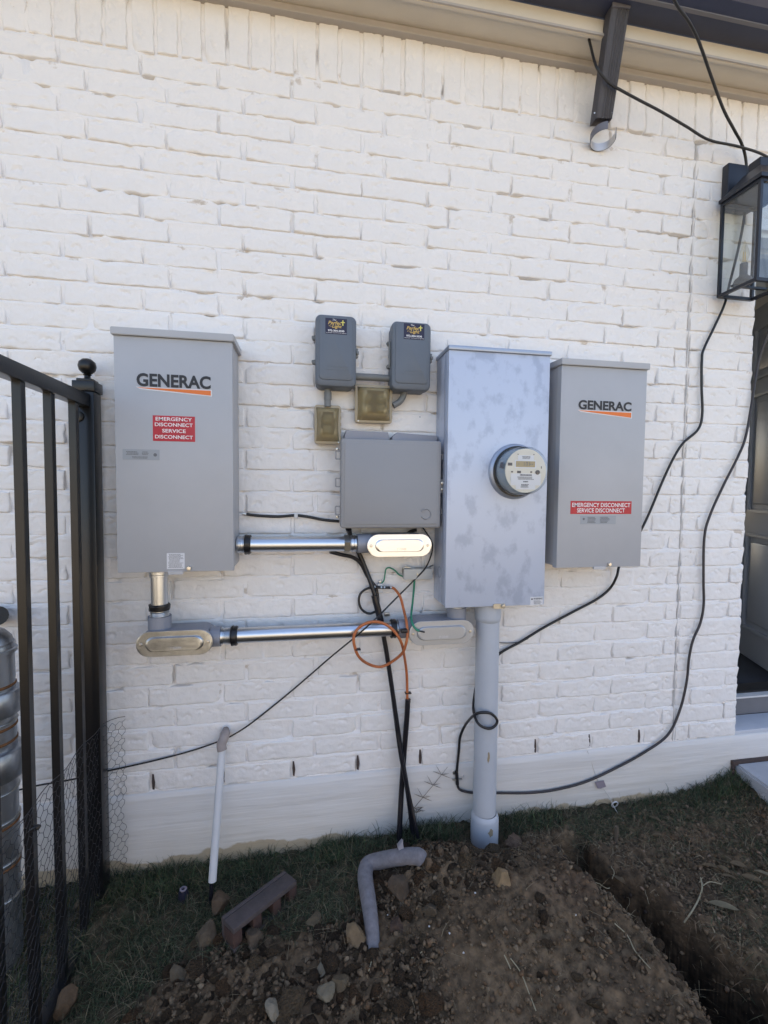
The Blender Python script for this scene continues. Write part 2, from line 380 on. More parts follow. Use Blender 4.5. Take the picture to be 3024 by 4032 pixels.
def density(x, y):
    """share of grass (0..1) at a spot"""
    d = -y; n = fbm(x, y, 9, 3, 5)
    strip = np.clip((.10 + .03 * n - d) / .04, 0, 1)
    left = np.clip((-.30 - .65 * np.clip(d - .3, 0, .6) - x + .12 * n + np.where(d < .33, .55, 0)) / .08, 0, 1) * np.clip((.8 - d) / .1, 0, 1)
    mid = np.clip((.26 + .04 * n - d) / .05, 0, 1) * np.clip((x + .3) / .1, 0, 1) * np.clip((.24 - x) / .04, 0, 1)
    right = np.clip((x - 1.0) / .1, 0, 1) * np.where(d < .18, .8, .0) + np.clip((x - 1.23 - .03 * n) / .06, 0, 1) * (.16 + .55 * n)
    return np.clip(np.maximum.reduce([strip * .9, left, mid, right]), 0, 1)

def grid(xs, ys):
    X, Y = np.meshgrid(xs, ys); nx, ny = len(xs), len(ys)
    i = np.arange((nx) * (ny)).reshape(ny, nx)
    Fq = np.stack([i[:-1, :-1], i[:-1, 1:], i[1:, 1:], i[1:, :-1]], -1).reshape(-1, 4)
    return X.ravel(), Y.ravel(), Fq
xs = np.concatenate([np.linspace(-60, -3, 12), np.linspace(-2.8, -1.3, 14), np.arange(-1.25, 2.35, .0065), np.linspace(2.4, 4, 14), np.linspace(5, 60, 12)])
ys = np.concatenate([np.linspace(-80, -8, 12), np.linspace(-7, -1.4, 24), np.arange(-1.3, -1.0, .02), np.arange(-1.0, .022, .0065), [.05, .3]])
X, Y, Fq = grid(xs, ys); Z = gh(X, Y)
rough = np.clip((1.3 + Y) / .3, 0, 1)
sm = np.exp(-(((X - .62) / .30) ** 2 + ((-Y - .60) / .20) ** 2))        # trodden smooth patch
Z = Z + rough * (fbm(X, Y, 12, 4, 1) * .013 + fbm(X, Y, 60, 3, 9) * .013 * (1 - .7 * sm) + np.abs(fbm(X, Y, 28, 3, 3)) * .016 * (1 - .7 * sm))
g_ob = raw('ground', np.stack([X, Y, Z], 1), Fq, M['soil'], smooth=True); tag(g_ob, kind='structure')
dn = density(X, Y)[:, None]; nz = np.clip(fbm(X, Y, 7, 5, 21, .65)[:, None] * .9 + .5, 0, 1)
cs = np.array([.060, .040, .025]) * (1 - nz) + np.array([.140, .096, .057]) * nz
cs = cs * (1 - sm[:, None] * .5) + np.array([.160, .114, .070]) * sm[:, None] * .5
red = np.exp(-(((X - 1.45) / .12) ** 2 + ((-Y - .15) / .07) ** 2))[:, None] + .5 * np.exp(-(((X - .83) / .12) ** 2 + ((-Y - .42) / .06) ** 2))[:, None]
cs = cs * (1 - red * .6) + np.array([.20, .12, .075]) * red * .6
cs = cs * (1 - dn * .55) + np.array([.035, .034, .022]) * dn * .55
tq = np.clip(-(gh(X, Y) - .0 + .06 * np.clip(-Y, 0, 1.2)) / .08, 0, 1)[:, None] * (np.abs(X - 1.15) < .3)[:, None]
cs = cs * (1 - tq) + np.array([.022, .016, .011]) * tq                    # trench shade darkened into the colour of the freshly cut earth
fr = np.clip((-Y - 3.0) / .6, 0, 1)[:, None]; cs = cs * (1 - fr) + np.array([.30, .25, .16]) * fr         # dry pale lawn beyond
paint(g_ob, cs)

# ------------------------------------------------------------------ the house shell (unseen roof keeps the sun off this side; room has an added back opening)
OPX0, OPX1, OPZ0, OPZ1 = 1.911, 2.83, .323, 2.49
mb = MB(); mb.box((-6, .10, -.3), (-5.9, 8, 2.98)); mb.box((7.9, .10, -.3), (8, 8, 2.98))
tag(mb.build('house_side_walls', M['paint_clean'], smooth=0), kind='structure')
mb = MB(); mb.hexa([(-6.2, -.10, 3.10), (8.2, -.10, 3.10), (8.2, 4.1, 5.2), (-6.2, 4.1, 5.2), (-6.2, -.10, 3.2), (8.2, -.10, 3.2), (8.2, 4.1, 5.3), (-6.2, 4.1, 5.3)])
mb.hexa([(-6.2, 4.1, 5.2), (8.2, 4.1, 5.2), (8.2, 8.4, 3.1), (-6.2, 8.4, 3.1), (-6.2, 4.1, 5.3), (8.2, 4.1, 5.3), (8.2, 8.4, 3.2), (-6.2, 8.4, 3.2)])
tag(mb.build('roof', M['shingle'], smooth=0), 'dark shingled roof above the brick wall', kind='structure')
mb = MB(); mb.box((1.7, .25, .30), (4.4, 3.4, .408)); tag(mb.build('interior_floor', M['dark_floor'], smooth=0), kind='structure')
mb = MB(); mb.box((1.70, .14, .41), (1.74, 3.4, 2.7)); mb.box((4.4, .14, .41), (4.44, 3.4, 2.7)); mb.box((1.7, 3.4, .41), (4.44, 3.44, 1.0)); mb.box((1.7, 3.4, 1.0), (2.2, 3.44, 2.3)); mb.box((1.7, 3.4, 2.3), (4.44, 3.44, 2.7)); mb.box((1.7, .14, 2.7), (4.44, 3.44, 2.74))  # unseen opening in the back wall, added so daylight reaches the door
mb.box((2.84, .14, .41), (4.44, .18, 2.7)); mb.box((1.74, .14, 2.49), (2.84, .18, 2.7)); mb.box((1.74, .14, .41), (1.905, .18, 2.49))
tag(mb.build('interior_walls', M['room'], smooth=0), kind='structure')

# ------------------------------------------------------------------ brick wall
ROW0, CH, BL, BX = 2.82, .0762, .2463, -.1971
wall = empty('brick_wall', (0, 0, 0), 'white painted brick wall with soldier course under the eave', 'wall')
GAP = .0095
def brick_mesh(Lb, Hb, seed, nx=None, nz=18):
    nx = nx or max(14, int(Lb / .0048) + 4); r = np.random.default_rng(seed)
    e1, e2 = .0012, .0032
    u = np.concatenate([[0, e1 / Lb, e2 / Lb], np.linspace(0, 1, nx - 3)[1:-1], [1 - e2 / Lb, 1 - e1 / Lb, 1]]); v = np.concatenate([[0, e1 / Hb, e2 / Hb], np.linspace(0, 1, nz - 3)[1:-1], [1 - e2 / Hb, 1 - e1 / Hb, 1]])
    nx = len(u) - 1; nz = len(v) - 1; U, V = np.meshgrid(u, v)
    s0 = seed * 3.7
    x = (U - .5) * Lb; z = (V - .5) * Hb
    ex = np.minimum(U, 1 - U) * Lb; ez = np.minimum(V, 1 - V) * Hb
    wob = .0034
    z = z + np.where(V < .06, fbm(U * 9 + s0, U * 0 + s0, 1, 3, seed) * wob * 1.3, 0) + np.where(V > .94, fbm(U * 8 + s0, U * 0 + 7 + s0, 1, 3, seed) * wob, 0)
    x = x + np.where(U < .015, fbm(V * 4 + s0, V * 0 + 3, 1, 2, seed) * wob, 0) + np.where(U > .985, fbm(V * 4, V * 0 + s0, 1, 2, seed) * wob, 0)
    e = np.minimum(ex, ez); y = .0034 * np.exp(-e / .0013)
    y = y - fbm(U * Lb * 14 + s0, V * Hb * 14 + s0, 1, 3, seed) * .0034 + fbm(U * Lb * 55 + s0, V * Hb * 90, 1, 3, seed) * .0017
    for k in range(r.integers(1, 4)):               # crescent dents of the moulded face
        cx = r.uniform(-.38, .38) * Lb; cz = r.uniform(-.2, .3) * Hb; rr = r.uniform(.009, .014)
        dd = np.hypot(x - cx, z - cz + .004); y = y + .0042 * np.exp(-((dd - rr) / .0026) ** 2) * (z > cz - .002)
    if r.random() < .45:                              # a broken corner
        cx = r.choice([-.5, .5]) * Lb; cz = r.choice([-.5, .5]) * Hb
        dd = np.hypot(x - cx, (z - cz)); y = y + .012 * np.exp(-(dd / .013) ** 2)
    Vt = np.stack([x.ravel(), y.ravel(), z.ravel()], 1); n = len(Vt); i = np.arange(n).reshape(nz + 1, nx + 1)
    Fc = np.stack([i[:-1, :-1], i[:-1, 1:], i[1:, 1:], i[1:, :-1]], -1).reshape(-1, 4)
    rim = np.concatenate([i[0, :], i[1:, -1], i[-1, -2::-1], i[-2:0:-1, 0]])
    B = Vt[rim].copy(); B[:, 1] = .022; m = len(rim); j = np.arange(m); k = (j + 1) % m
    Fs = np.stack([rim[j], n + j, n + k, rim[k]], -1)
    return np.concatenate([Vt, B]), np.concatenate([Fc, Fs])
bank = {}
def brick_data(kind, seed):
    if (kind, seed) not in bank:
        Lb, Hb = {'full': (BL - GAP, CH - GAP), 'soldier': (BL - GAP, CH - GAP), 'short': (.0700, CH - GAP), 'three': (.12, CH - GAP)}[kind]
        V, Fc = brick_mesh(Lb, Hb, seed)
        if kind == 'soldier': V = np.stack([-V[:, 2], V[:, 1], V[:, 0]], 1)
        me = bpy.data.meshes.new('brick'); me.from_pydata(V.tolist(), [], Fc.tolist()); me.materials.append(M['paint'])
        me.polygons.foreach_set('use_smooth', [True] * len(me.polygons)); me.set_sharp_from_angle(angle=math.radians(55))
        bank[(kind, seed)] = (me, V, Fc)
    return bank[(kind, seed)]
spots = []                                            # (x, z, length, height, soldier)
for row in range(1, 34):
    z = ROW0 - CH * row + CH / 2; x = BX - 7 * BL + (2 / 3 * BL if row % 2 else 0)
    while x < 1.585:
        x1 = min(x + BL, 1.588)
        if x1 - x > .03: spots.append([(x + x1) / 2 + .0, z, x1 - x - GAP, CH - GAP, 0])
        x += BL
    cuts = (1.592, 1.664, 1.911) if row % 2 else (1.592, 1.838, 1.911)
    for a, b in zip(cuts, cuts[1:]): spots.append([(a + b) / 2 + .003, z, b - a - GAP, CH - GAP, 0])
    xa = OPX1
    if z > OPZ1: xa = OPX0 + (.0 if row % 2 else .12)
    while xa < 3.6: spots.append([xa + BL / 2, z, BL - GAP, CH - GAP, 0]); xa += BL
for k in range(-19, 46): spots.append([.017 + CH * k, ROW0 + BL / 2, CH - GAP, BL - GAP, 1])
def hidden(x, z):
    for a, b, c, d in ((-.50, -.27, 1.18, 1.80), (.55, .82, 1.02, 1.82), (.97, 1.2, 1.16, 1.78), (.17, .45, 1.30, 1.50)):
        if a < x < b and c < z < d: return True
    return False
for s in spots:
    px, py = project((s[0], 0, s[1])); a = project((s[0] - s[2] / 2, 0, s[1])); b = project((s[0] + s[2] / 2, 0, s[1])); c = project((s[0], 0, s[1] - s[3] / 2)); d = project((s[0], 0, s[1] + s[3] / 2))
    vis = -60 < px < 3084 and -20 < py < 4032 and not hidden(s[0], s[1]) and s[1] < 3.1
    s.append(abs(b[0] - a[0]) * abs(d[1] - c[1]) if vis else 0)
spots.sort(key=lambda s: -s[5])
RV, RF, off = [], [], 0
for i, (x, z, Lb, Hb, sol, area) in enumerate(spots):
    if sol: kind = 'soldier'; base = BL - GAP
    elif Lb > .16: kind = 'full'; base = BL - GAP
    elif Lb > .09: kind = 'three'; base = .12
    else: kind = 'short'; base = .07
    me, V, Fc = brick_data(kind, random.randrange(14 if kind == 'full' else 7))
    sx = 1 if sol else Lb / base
    jx, jy, jz, rt = random.gauss(0, .0018), random.gauss(.0003, .0013), random.gauss(0, .0009), random.gauss(0, .006)
    if i < 300 and area > 0:
        o = bpy.data.objects.new('brick', me); COL.objects.link(o); o.parent = wall
        o.location = (x + jx, jy, z + jz); o.scale = (sx, 1, 1); o.rotation_euler = (0, rt, 0)
    else:
        W_ = V.copy(); W_[:, 0] *= sx; W_ += np.array([x + jx, jy, z + jz]); RV.append(W_); RF.append(Fc + off); off += len(W_)
o = raw('brick_remainder', np.concatenate(RV), np.concatenate(RF), M['paint'], wall, smooth=True); o.data.set_sharp_from_angle(angle=math.radians(55)); o['kind'] = 'stuff'
# mortar: one thin relief sheet, each bed joint a small sloping ledge
zl = [(.3048, .004)]
for row in range(33, 0, -1):
    zb = ROW0 - CH * row
    zl += [(zb + .0015, .0015), (zb + GAP / 2 - .001, .0045), (zb + GAP / 2 + .0045, .0125), (zb + CH - GAP / 2 - .002, .0018)]
zl.append((ROW0 + .001, .004)); zl += [(ROW0 + .006, .009)] + [(ROW0 + .02 + .0275 * k, .006) for k in range(10)]
zs_ = np.array([a for a, _ in zl]); yd = np.array([b for _, b in zl]); o_ = np.argsort(zs_, kind='stable'); zs_ = zs_[o_]; yd = yd[o_]
xm = np.concatenate([np.arange(-1.95, OPX0, .008), [OPX0], np.arange(OPX0 + .05, OPX1, .05), [OPX1], np.arange(OPX1 + .03, 3.6, .03)])
Xm, Zm, Fm = grid(xm, zs_); Ym = np.repeat(yd, len(xm))
Ym = Ym - np.clip(fbm(Xm, Zm, 22, 3, 40) - .18, 0, 1) * .022 + fbm(Xm, Zm, 90, 2, 44) * .002
Ym = Ym + np.clip(fbm(Xm, Zm, 16, 2, 47) - .34, 0, 1) * .05
Ym = np.maximum(Ym, -.0008)
cen = (Xm[Fm].mean(1), Zm[Fm].mean(1)); keep = ~((cen[0] > OPX0) & (cen[0] < OPX1) & (cen[1] < OPZ1))
o = raw('mortar', np.stack([Xm, Ym, Zm], 1), Fm[keep], M['mortar'], wall, smooth=True)
mb = MB()
for a, b, c, d in ((-6, OPX0, .28, 3.06), (OPX1, 8, .28, 3.06), (OPX0, OPX1, OPZ1, 3.06)): mb.box((a, .024, c), (b, .10, d))
mb.build('wall_core', M['paint_clean'], wall, smooth=0)
# weep joints of the lowest course; solid dark plugs paint the shade inside
for px in (603, 885, 1156, 1409, 1655, 2108, 2320, 2517, 2850):
    p = at(px, 3080 - (px - 450) * .098, 0); mb = MB(); zz = ROW0 - CH * 33
    pts = [(p.x - .003 + random.uniform(-.001, .001), zz + .012), (p.x + .0035, zz + .010), (p.x + .0045 + random.uniform(0, .002), zz + .035), (p.x + .002, zz + .066), (p.x - .003, zz + .067), (p.x - .0045, zz + .04)]
    mb.prism(pts, .004, -.0004); mb.build('weep_hole_shade', M['joint'], wall, smooth=0)
# control joint beside the door pier
mb = MB(); mb.tube([(1.590 + .002 * math.sin(k * 1.7), .0022, .31 + k * .05) for k in range(51)], .0036, 6); mb.build('control_joint', mat('control_joint_caulk', (.68, .655, .63), .8, var=.35, vscale=9), wall, smooth=60)

# foundation with shallow form-board relief
xs2 = np.concatenate([[-6], np.arange(-1.95, 2.4, .02), [2.6, 8]]); zs2 = np.arange(-.12, .3046, .008)
Xf, Zf, Ff = grid(xs2, zs2); Yf = -.004 - np.abs(fbm(Xf * .5, Zf * 9, 3, 3, 60)) * .003 + fbm(Xf, Zf, 14, 2, 61) * .0012
Yf = np.where(Zf > .296, Yf + .004, Yf)
o = raw('concrete_foundation', np.concatenate([np.stack([Xf, Yf, Zf], 1), np.stack([xs2, np.full(len(xs2), .10), np.full(len(xs2), zs2[-1])], 1)]),
        np.concatenate([Ff, np.stack([np.arange(len(Xf) - len(xs2), len(Xf) - 1), np.arange(len(Xf) - len(xs2) + 1, len(Xf)), np.arange(len(Xf) + 1, len(Xf) + len(xs2)), np.arange(len(Xf), len(Xf) + len(xs2) - 1)], -1)]), M['foundation'], smooth=False)
tag(o, kind='structure')

# ------------------------------------------------------------------ doorway on the right
mb = MB(); mb.box((OPX0 - .02, .004, .3050), (OPX1 + .02, .130, .323), .002); tag(mb.build('door_sill', M['sill'], smooth=40), 'pale blue-white sill below the grey door', 'sill')
mb = MB(); mb.box((OPX0 - .02, .133, .323), (OPX1 + .02, .16, .402)); tag(mb.build('threshold', M['threshold'], smooth=0), 'grey threshold riser above the pale door sill', 'threshold')
th = bpy.data.objects['threshold']
mb = MB(); mb.box((OPX0 - .02, .128, .4025), (OPX1 + .02, .165, .411), .001); mb.build('threshold_lip', M['white_plastic'], th, smooth=0)
mb = MB(); mb.box((OPX0 - .02, .166, .400), (OPX1 + .02, .25, .418)); mb.build('threshold_seal', M['rubber'], th, smooth=0)
hinge = Vector((2.44, .19, .425)); far_ = Vector((2.80, 1.01, .425)); du = (far_ - hinge).normalized(); dn_ = Vector((-du.y, du.x, 0))
door = empty('panel_door', hinge, 'grey panelled door standing open inside the opening at the right edge', 'door')
MD = Matrix((du, dn_, Vector((0, 0, 1)))).transposed().to_4x4(); MD.translation = hinge
mb = MB(); mb.box((0, -.02, 0), (.9, .02, 2.03), .002, M=MD); mb.build('slab', M['door'], door)
for u0, u1 in ((.12, .42), (.48, .78)):
    for z0, z1 in ((.18, .72), (.86, 1.52), (1.62, 1.90)):
        mb = MB()
        for a, b in (((u0, z0), (u1, z0)), ((u0, z1), (u1, z1)), ((u0, z0), (u0, z1)), ((u1, z0), (u1, z1))):
            mb.bar(MD @ Vector((a[0], .024, a[1])), MD @ Vector((b[0], .024, b[1])), .022, .016)
        mb.box((u0 + .04, .018, z0 + .04), (u1 - .04, .030, z1 - .04), .008, 2, M=MD)
        mb.build('panel', M['door'], door)
# concrete step with its brown joint
mb = MB(); P = [(1.905, -.012), (4.0, -.012), (4.0, -1.5), (1.70, -1.5)]
mb.hexa([(x, y, -.05) for x, y in P] + [(x, y, .184) for x, y in P]); bmesh.ops.bevel(mb.bm, geom=[e for e in mb.bm.edges if all(v.co.z > .1 for v in e.verts)], offset=.008, segments=2, affect='EDGES')
step = tag(mb.build('concrete_step', M['slab'], smooth=40), 'pale grey concrete step slab below the door at the right edge', 'step')
mb = MB(); mb.tube([(1.892 + .003 * math.sin(k * 2.3), -.013, .08 + k * .0085) for k in range(13)], .0075, 6); mb.bar((1.887, -.010, .187), (4, -.010, .187), .014, .02)
mb.build('expansion_joint', M['joint'], step, smooth=0)

# ------------------------------------------------------------------ eave: frieze, soffit, fascia, gutter
eave = empty('eave_trim', (0, 0, 3.013), 'cream and taupe trim of the eave above the brick wall', 'eave')
XA, XB = -6.2, 8.2
MB().box((XA, -.026, 3.0105), (XB, .09, 3.034), .002, 1).build('frieze_strip', M['taupe'], eave)
MB().box((XA, -.113, 3.0345), (XB, .09, 3.050)).build('soffit_board', M['cream'], eave, smooth=0)
mb = MB(); mb.box((XA, -.128, 3.022), (XB, -.1135, 3.083), .002, 1); mb.build('fascia_board', M['cream'], eave)
mb = MB(); mb.box((XA, -.134, 3.0225), (XB, -.1285, 3.030)); mb.build('fascia_lip', M['taupe'], eave, smooth=0)
gut = empty('roof_gutter', (0, -.2, 3.083), 'dark blue-grey metal gutter running above the cream fascia', 'gutter')
mb = MB(); prof = [(-.130, 3.084), (-.205, 3.086), (-.212, 3.082), (-.222, 3.086), (-.255, 3.098), (-.300, 3.150), (-.330, 3.20), (-.326, 3.20), (-.296, 3.153), (-.252, 3.103), (-.2, 3.091), (-.130, 3.09)]
vs = [[mb.bm.verts.new((x, y, z)) for y, z in prof] for x in (XA, XB)]
for k in range(len(prof)): mb.bm.faces.new((vs[0][k], vs[0][(k + 1) % 12], vs[1][(k + 1) % 12], vs[1][k]))
mb.bm.faces.new(vs[0]); mb.bm.faces.new(vs[1][::-1]); mb.build('trough', M['gutter'], gut, smooth=0)
MB().bar((XA, -.212, 3.083), (XB, -.212, 3.083), .013, .005).build('bead', M['gutter_lip'], gut, smooth=0)

# downspout stub, open at its lower end
ds = empty('downspout', at(2365, 480, .05), 'short dark ribbed downspout stub ending open below the gutter', 'downspout')
bL, bR, BB, BR = at(2349, 464, .072), at(2413, 464, .072), at(2319, 489, .03), at(2391, 492, .03)
tL, tR = at(2413, 14, .185), at(2483, 20, .185); dy = Vector((0, .045, 0))
mb = MB(); nseg = 14; ring = []
def spout_ring(l, r, sh, n=nseg):
    out = []
    for k in range(n + 1):
        t = k / n; rib = .0042 if k % 2 and .25 < t < .95 else 0
        p = l.lerp(r, t); out.append(Vector((p.x, p.y + rib + (.004 if k in (0, n) else 0), p.z)))
    for p in (r, l):
        for q in ((.75,) if 0 else ()): pass
    out += [Vector((r.x + .000, r.y + sh, r.z + (BR.z - bR.z) * 0)), Vector((l.x, l.y + sh, l.z))]
    return out
for l, r in ((tL, tR), (bL, bR)):
    for sgn in (0,):
        ring.append([mb.bm.verts.new(p) for p in spout_ring(l, r, .042)])
n_ = len(ring[0])
for k in range(n_): mb.bm.faces.new((ring[0][k], ring[0][(k + 1) % n_], ring[1][(k + 1) % n_], ring[1][k]))
bmesh.ops.solidify(mb.bm, geom=mb.bm.faces[:], thickness=.0012)
mb.build('ribbed_tube', M['spout'], ds, smooth=20)
mb = MB(); c = (tL + tR) / 2; mb.prism([(c.x + (tR.x - tL.x) / 2 * 1.02 * math.cos(a) * (1 if abs(math.cos(a)) < .7 else 1.0), tL.z + .012 * max(0, math.sin(a)) + .004) for a in [k * math.pi / 10 for k in range(11)]] + [(tL.x, tL.z - .01), (tR.x, tR.z - .01)], tL.y + .004, tL.y - .001); mb.build('outlet_flange', M['spout'], ds)
for px, py in ((2341, 445), (2408, 442)): MB().lathe([(0, -.0016), (.003, -.0012), (.0034, 0)], at(px, py, .0735), (0, 1, 0), 8).build('screw', M['strap_in'], ds)
# bent strap below it
def band(pts, h, m, name, parent, off=Vector((0, 0, 0)), th=.0012):
    mb = MB(); r0 = []; P = [Vector(p) for p in pts]
    for i, p in enumerate(P):
        t = (P[min(i + 1, len(P) - 1)] - P[max(i - 1, 0)]).normalized(); nrm = t.cross(Vector((0, 0, 1))).normalized() * th
        r0.append([mb.bm.verts.new(q) for q in (p, p + Vector((0, 0, h)), p + nrm + Vector((0, 0, h)), p + nrm)])
    for a, b in zip(r0, r0[1:]):
        for k in range(4): mb.bm.faces.new((a[k], a[(k + 1) % 4], b[(k + 1) % 4], b[k]))
    mb.bm.faces.new(r0[0]); mb.bm.faces.new(r0[-1][::-1]); return mb.build(name, m, parent, smooth=50)
st = empty('pipe_strap', at(2365, 560, .01), 'dark bent metal pipe strap hanging open on the wall below the downspout', 'strap')
cx_, cz_ = at(2365, 545, .03).x, at(2365, 545, .03).z
ang = [math.radians(a) for a in range(-40, 262, 12)]
band([(cx_ + .047 * math.cos(a), -.045 + .040 * math.sin(a) * 1.0, cz_ - .018 - .012 * math.sin(a) + .02 * max(0, -math.cos(a)) * 0) for a in ang], .028, M['spout'], 'strap_loop', st)
band([(cx_ + .0455 * math.cos(a), -.045 + .0385 * math.sin(a), cz_ - .0178 - .012 * math.sin(a)) for a in ang], .0276, M['strap_in'], 'strap_inside', st, th=.0006)
MB().lathe([(0, -.002), (.004, -.0015), (.005, 0)], (cx_ - .018, -.004, cz_ - .02), (0, 1, 0), 8).build('screw', M['joint'], st)

# ------------------------------------------------------------------ black wall lantern
lan = empty('wall_lantern', (1.77, -.04, 2.19), 'black square wall lantern with glass panes and a candle bulb', 'lantern')
LX0, LX1, LYB, LYF, LZ0, LZ1 = 1.693, 1.852, -.035, -.195, 2.19, 2.565
MB().box((1.716, -.032, 2.551), (1.836, -.001, 2.735), .004).build('backplate', M['lantern'], lan)
cor = [(LX0, LYB), (LX1, LYB), (LX1, LYF), (LX0, LYF)]
for x, y in cor: MB().box((x - .0055, y - .0055, LZ0), (x + .0055, y + .0055, LZ1)).build('corner_bar', M['lantern'], lan, smooth=0)
for z in (LZ0 + .005, LZ1 - .006):
    mb = MB()
    for a, b in zip(cor, cor[1:] + cor[:1]): mb.bar((a[0], a[1], z), (b[0], b[1], z), .012, .012)
    mb.build('rail_frame', M['lantern'], lan, smooth=0)
cx_, cy_ = (LX0 + LX1) / 2, (LYB + LYF) / 2
mb = MB(); e = .014
mb.hexa([(LX0 - e, LYB + e * .5, LZ1), (LX1 + e, LYB + e * .5, LZ1), (LX1 + e, LYF - e, LZ1), (LX0 - e, LYF - e, LZ1)] + [(x, y, LZ1 + .014) for x, y in ((LX0 - e, LYB + e * .5), (LX1 + e, LYB + e * .5), (LX1 + e, LYF - e), (LX0 - e, LYF - e))])
q = .035
mb.hexa([(LX0 - e * .6, LYB, LZ1 + .0145), (LX1 + e * .6, LYB, LZ1 + .0145), (LX1 + e * .6, LYF - e * .6, LZ1 + .0145), (LX0 - e * .6, LYF - e * .6, LZ1 + .0145), (cx_ - q, cy_ + q, LZ1 + .085), (cx_ + q, cy_ + q, LZ1 + .085), (cx_ + q, cy_ - q, LZ1 + .085), (cx_ - q, cy_ - q, LZ1 + .085)])
mb.box((cx_ - .025, cy_ - .025, LZ1 + .0855), (cx_ + .025, cy_ + .025, LZ1 + .125), .003)
mb.build('roof_cap', M['lantern'], lan, smooth=0)
MB().bar((cx_, LYB + .012, LZ1 + .055), (cx_, cy_, LZ1 + .075), .03, .02).build('arm', M['lantern'], lan, smooth=0)
for a, b in ((0, 3), (3, 2), (1, 2)):
    (xa, ya), (xb, yb) = cor[a], cor[b]
    mb = MB(); d = Vector((xb - xa, yb - ya, 0)).normalized() * .007
    mb.bar(Vector((xa, ya, (LZ0 + LZ1) / 2)) + d, Vector((xb, yb, (LZ0 + LZ1) / 2)) - d, .0015, LZ1 - LZ0 - .026); mb.build('glass_pane', M['glass'], lan, smooth=0)
bx_, by_ = 1.745, -.092
MB().lathe([(.0, 0), (.030, .001), (.033, .014), (.028, .026), (.017, .034), (.0135, .042), (.0135, .085), (0, .086)], (bx_, by_, LZ0 + .03), n=20).build('socket_cup', M['cup'], lan, smooth=60)
MB().bar((LX0, by_, LZ0 + .024), (LX1, by_, LZ0 + .024), .012, .008).build('cross_bar', M['lantern'], lan, smooth=0)
bulb = MB().lathe([(.006, 0), (.010, .006), (.0165, .022), (.0175, .034), (.0145, .050), (.009, .066), (.0035, .082), (.0, .092)], (bx_, by_, LZ0 + .117), n=16).build('bulb', M['bulb'], lan, smooth=80)
mb = MB()
for k in range(4): mb.tube([(bx_ + .005 * math.cos(k * 1.57), by_ + .005 * math.sin(k * 1.57), LZ0 + .124), (bx_ + .004 * math.cos(k * 1.57), by_ + .004 * math.sin(k * 1.57), LZ0 + .160)], .0014, 5)
mb.build('filament', M['filament'], bulb, smooth=0)

# ------------------------------------------------------------------ the three tall enclosures
def lines(mb, x0, x1, z0, z1, n, y, seed=0, frac=.5):
    r = random.Random(seed); h = (z1 - z0) / n
    for k in range(n):
        zz = z1 - h * (k + .5); a = r.uniform(0, .08) * (x1 - x0); b = r.uniform(0, .25) * (x1 - x0); x = x0 + a
        while x < x1 - b:
            wd = min(r.uniform(.0015, .005), x1 - b - x)
            if wd < .0008: break
            v = [mb.bm.verts.new(p) for p in ((x, y, zz - h * frac / 2), (x + wd, y, zz - h * frac / 2), (x + wd, y, zz + h * frac / 2), (x, y, zz + h * frac / 2))]
            mb.bm.faces.new(v); x += wd + .0009
def quad(x0, x1, z0, z1, y, name, m, parent, th=.0006):
    return MB().box((x0, y, z0), (x1, y + th, z1)).build(name, m, parent, smooth=0)
def facexz(d, x0, y0, x1, y1):
    a = at(x0, (y0 + y1) / 2, d); b = at(x1, (y0 + y1) / 2, d); c = at((x0 + x1) / 2, y0, d); e = at((x0 + x1) / 2, y1, d)
    return a.x, b.x, e.z, c.z

def switch_box(name, x0, x1, z0, z1, D, label):
    t = empty(name, ((x0 + x1) / 2, -D / 2, z0), label, 'electrical box')
    MB().box((x0 + .004, -D + .004, z0 + .004), (x1 - .004, -.006, z1 - .012), .002, 2).build('case', M['box_grey'], t)
    mb = MB(); mb.box((x0, -D, z0), (x1, -D + .0035, z1 - .024), .0014, 2); mb.build('front_cover', M['box_grey'], t)
    mb = MB(); mb.box((x0 + .001, -D + .0036, z0), (x0 + .004, -D + .03, z1 - .024)); mb.box((x1 - .004, -D + .0036, z0), (x1 - .001, -D + .03, z1 - .024)); mb.box((x0, -D + .0036, z0 - .0005), (x1, -D + .022, z0 + .0025))
    mb.build('cover_flange', M['box_grey'], t, smooth=0)
    mb = MB(); mb.hexa([(x0 - .006, -D - .009, z1 - .0235), (x1 + .006, -D - .009, z1 - .0235), (x1 + .006, -.001, z1 - .016), (x0 - .006, -.001, z1 - .016), (x0 - .006, -D - .009, z1 - .001), (x1 + .006, -D - .009, z1 - .001), (x1 + .006, -.001, z1 + .006), (x0 - .006, -.001, z1 + .006)])
    bmesh.ops.bevel(mb.bm, geom=mb.bm.edges[:], offset=.002, segments=2, affect='EDGES'); mb.build('rain_hood', M['box_grey'], t)
    return t
DL = .18
boxL = switch_box('transfer_switch_box', -.555, -.213, 1.1235, 1.866, DL, 'largest grey transfer switch box with two-line red labels, beside the black fence post')
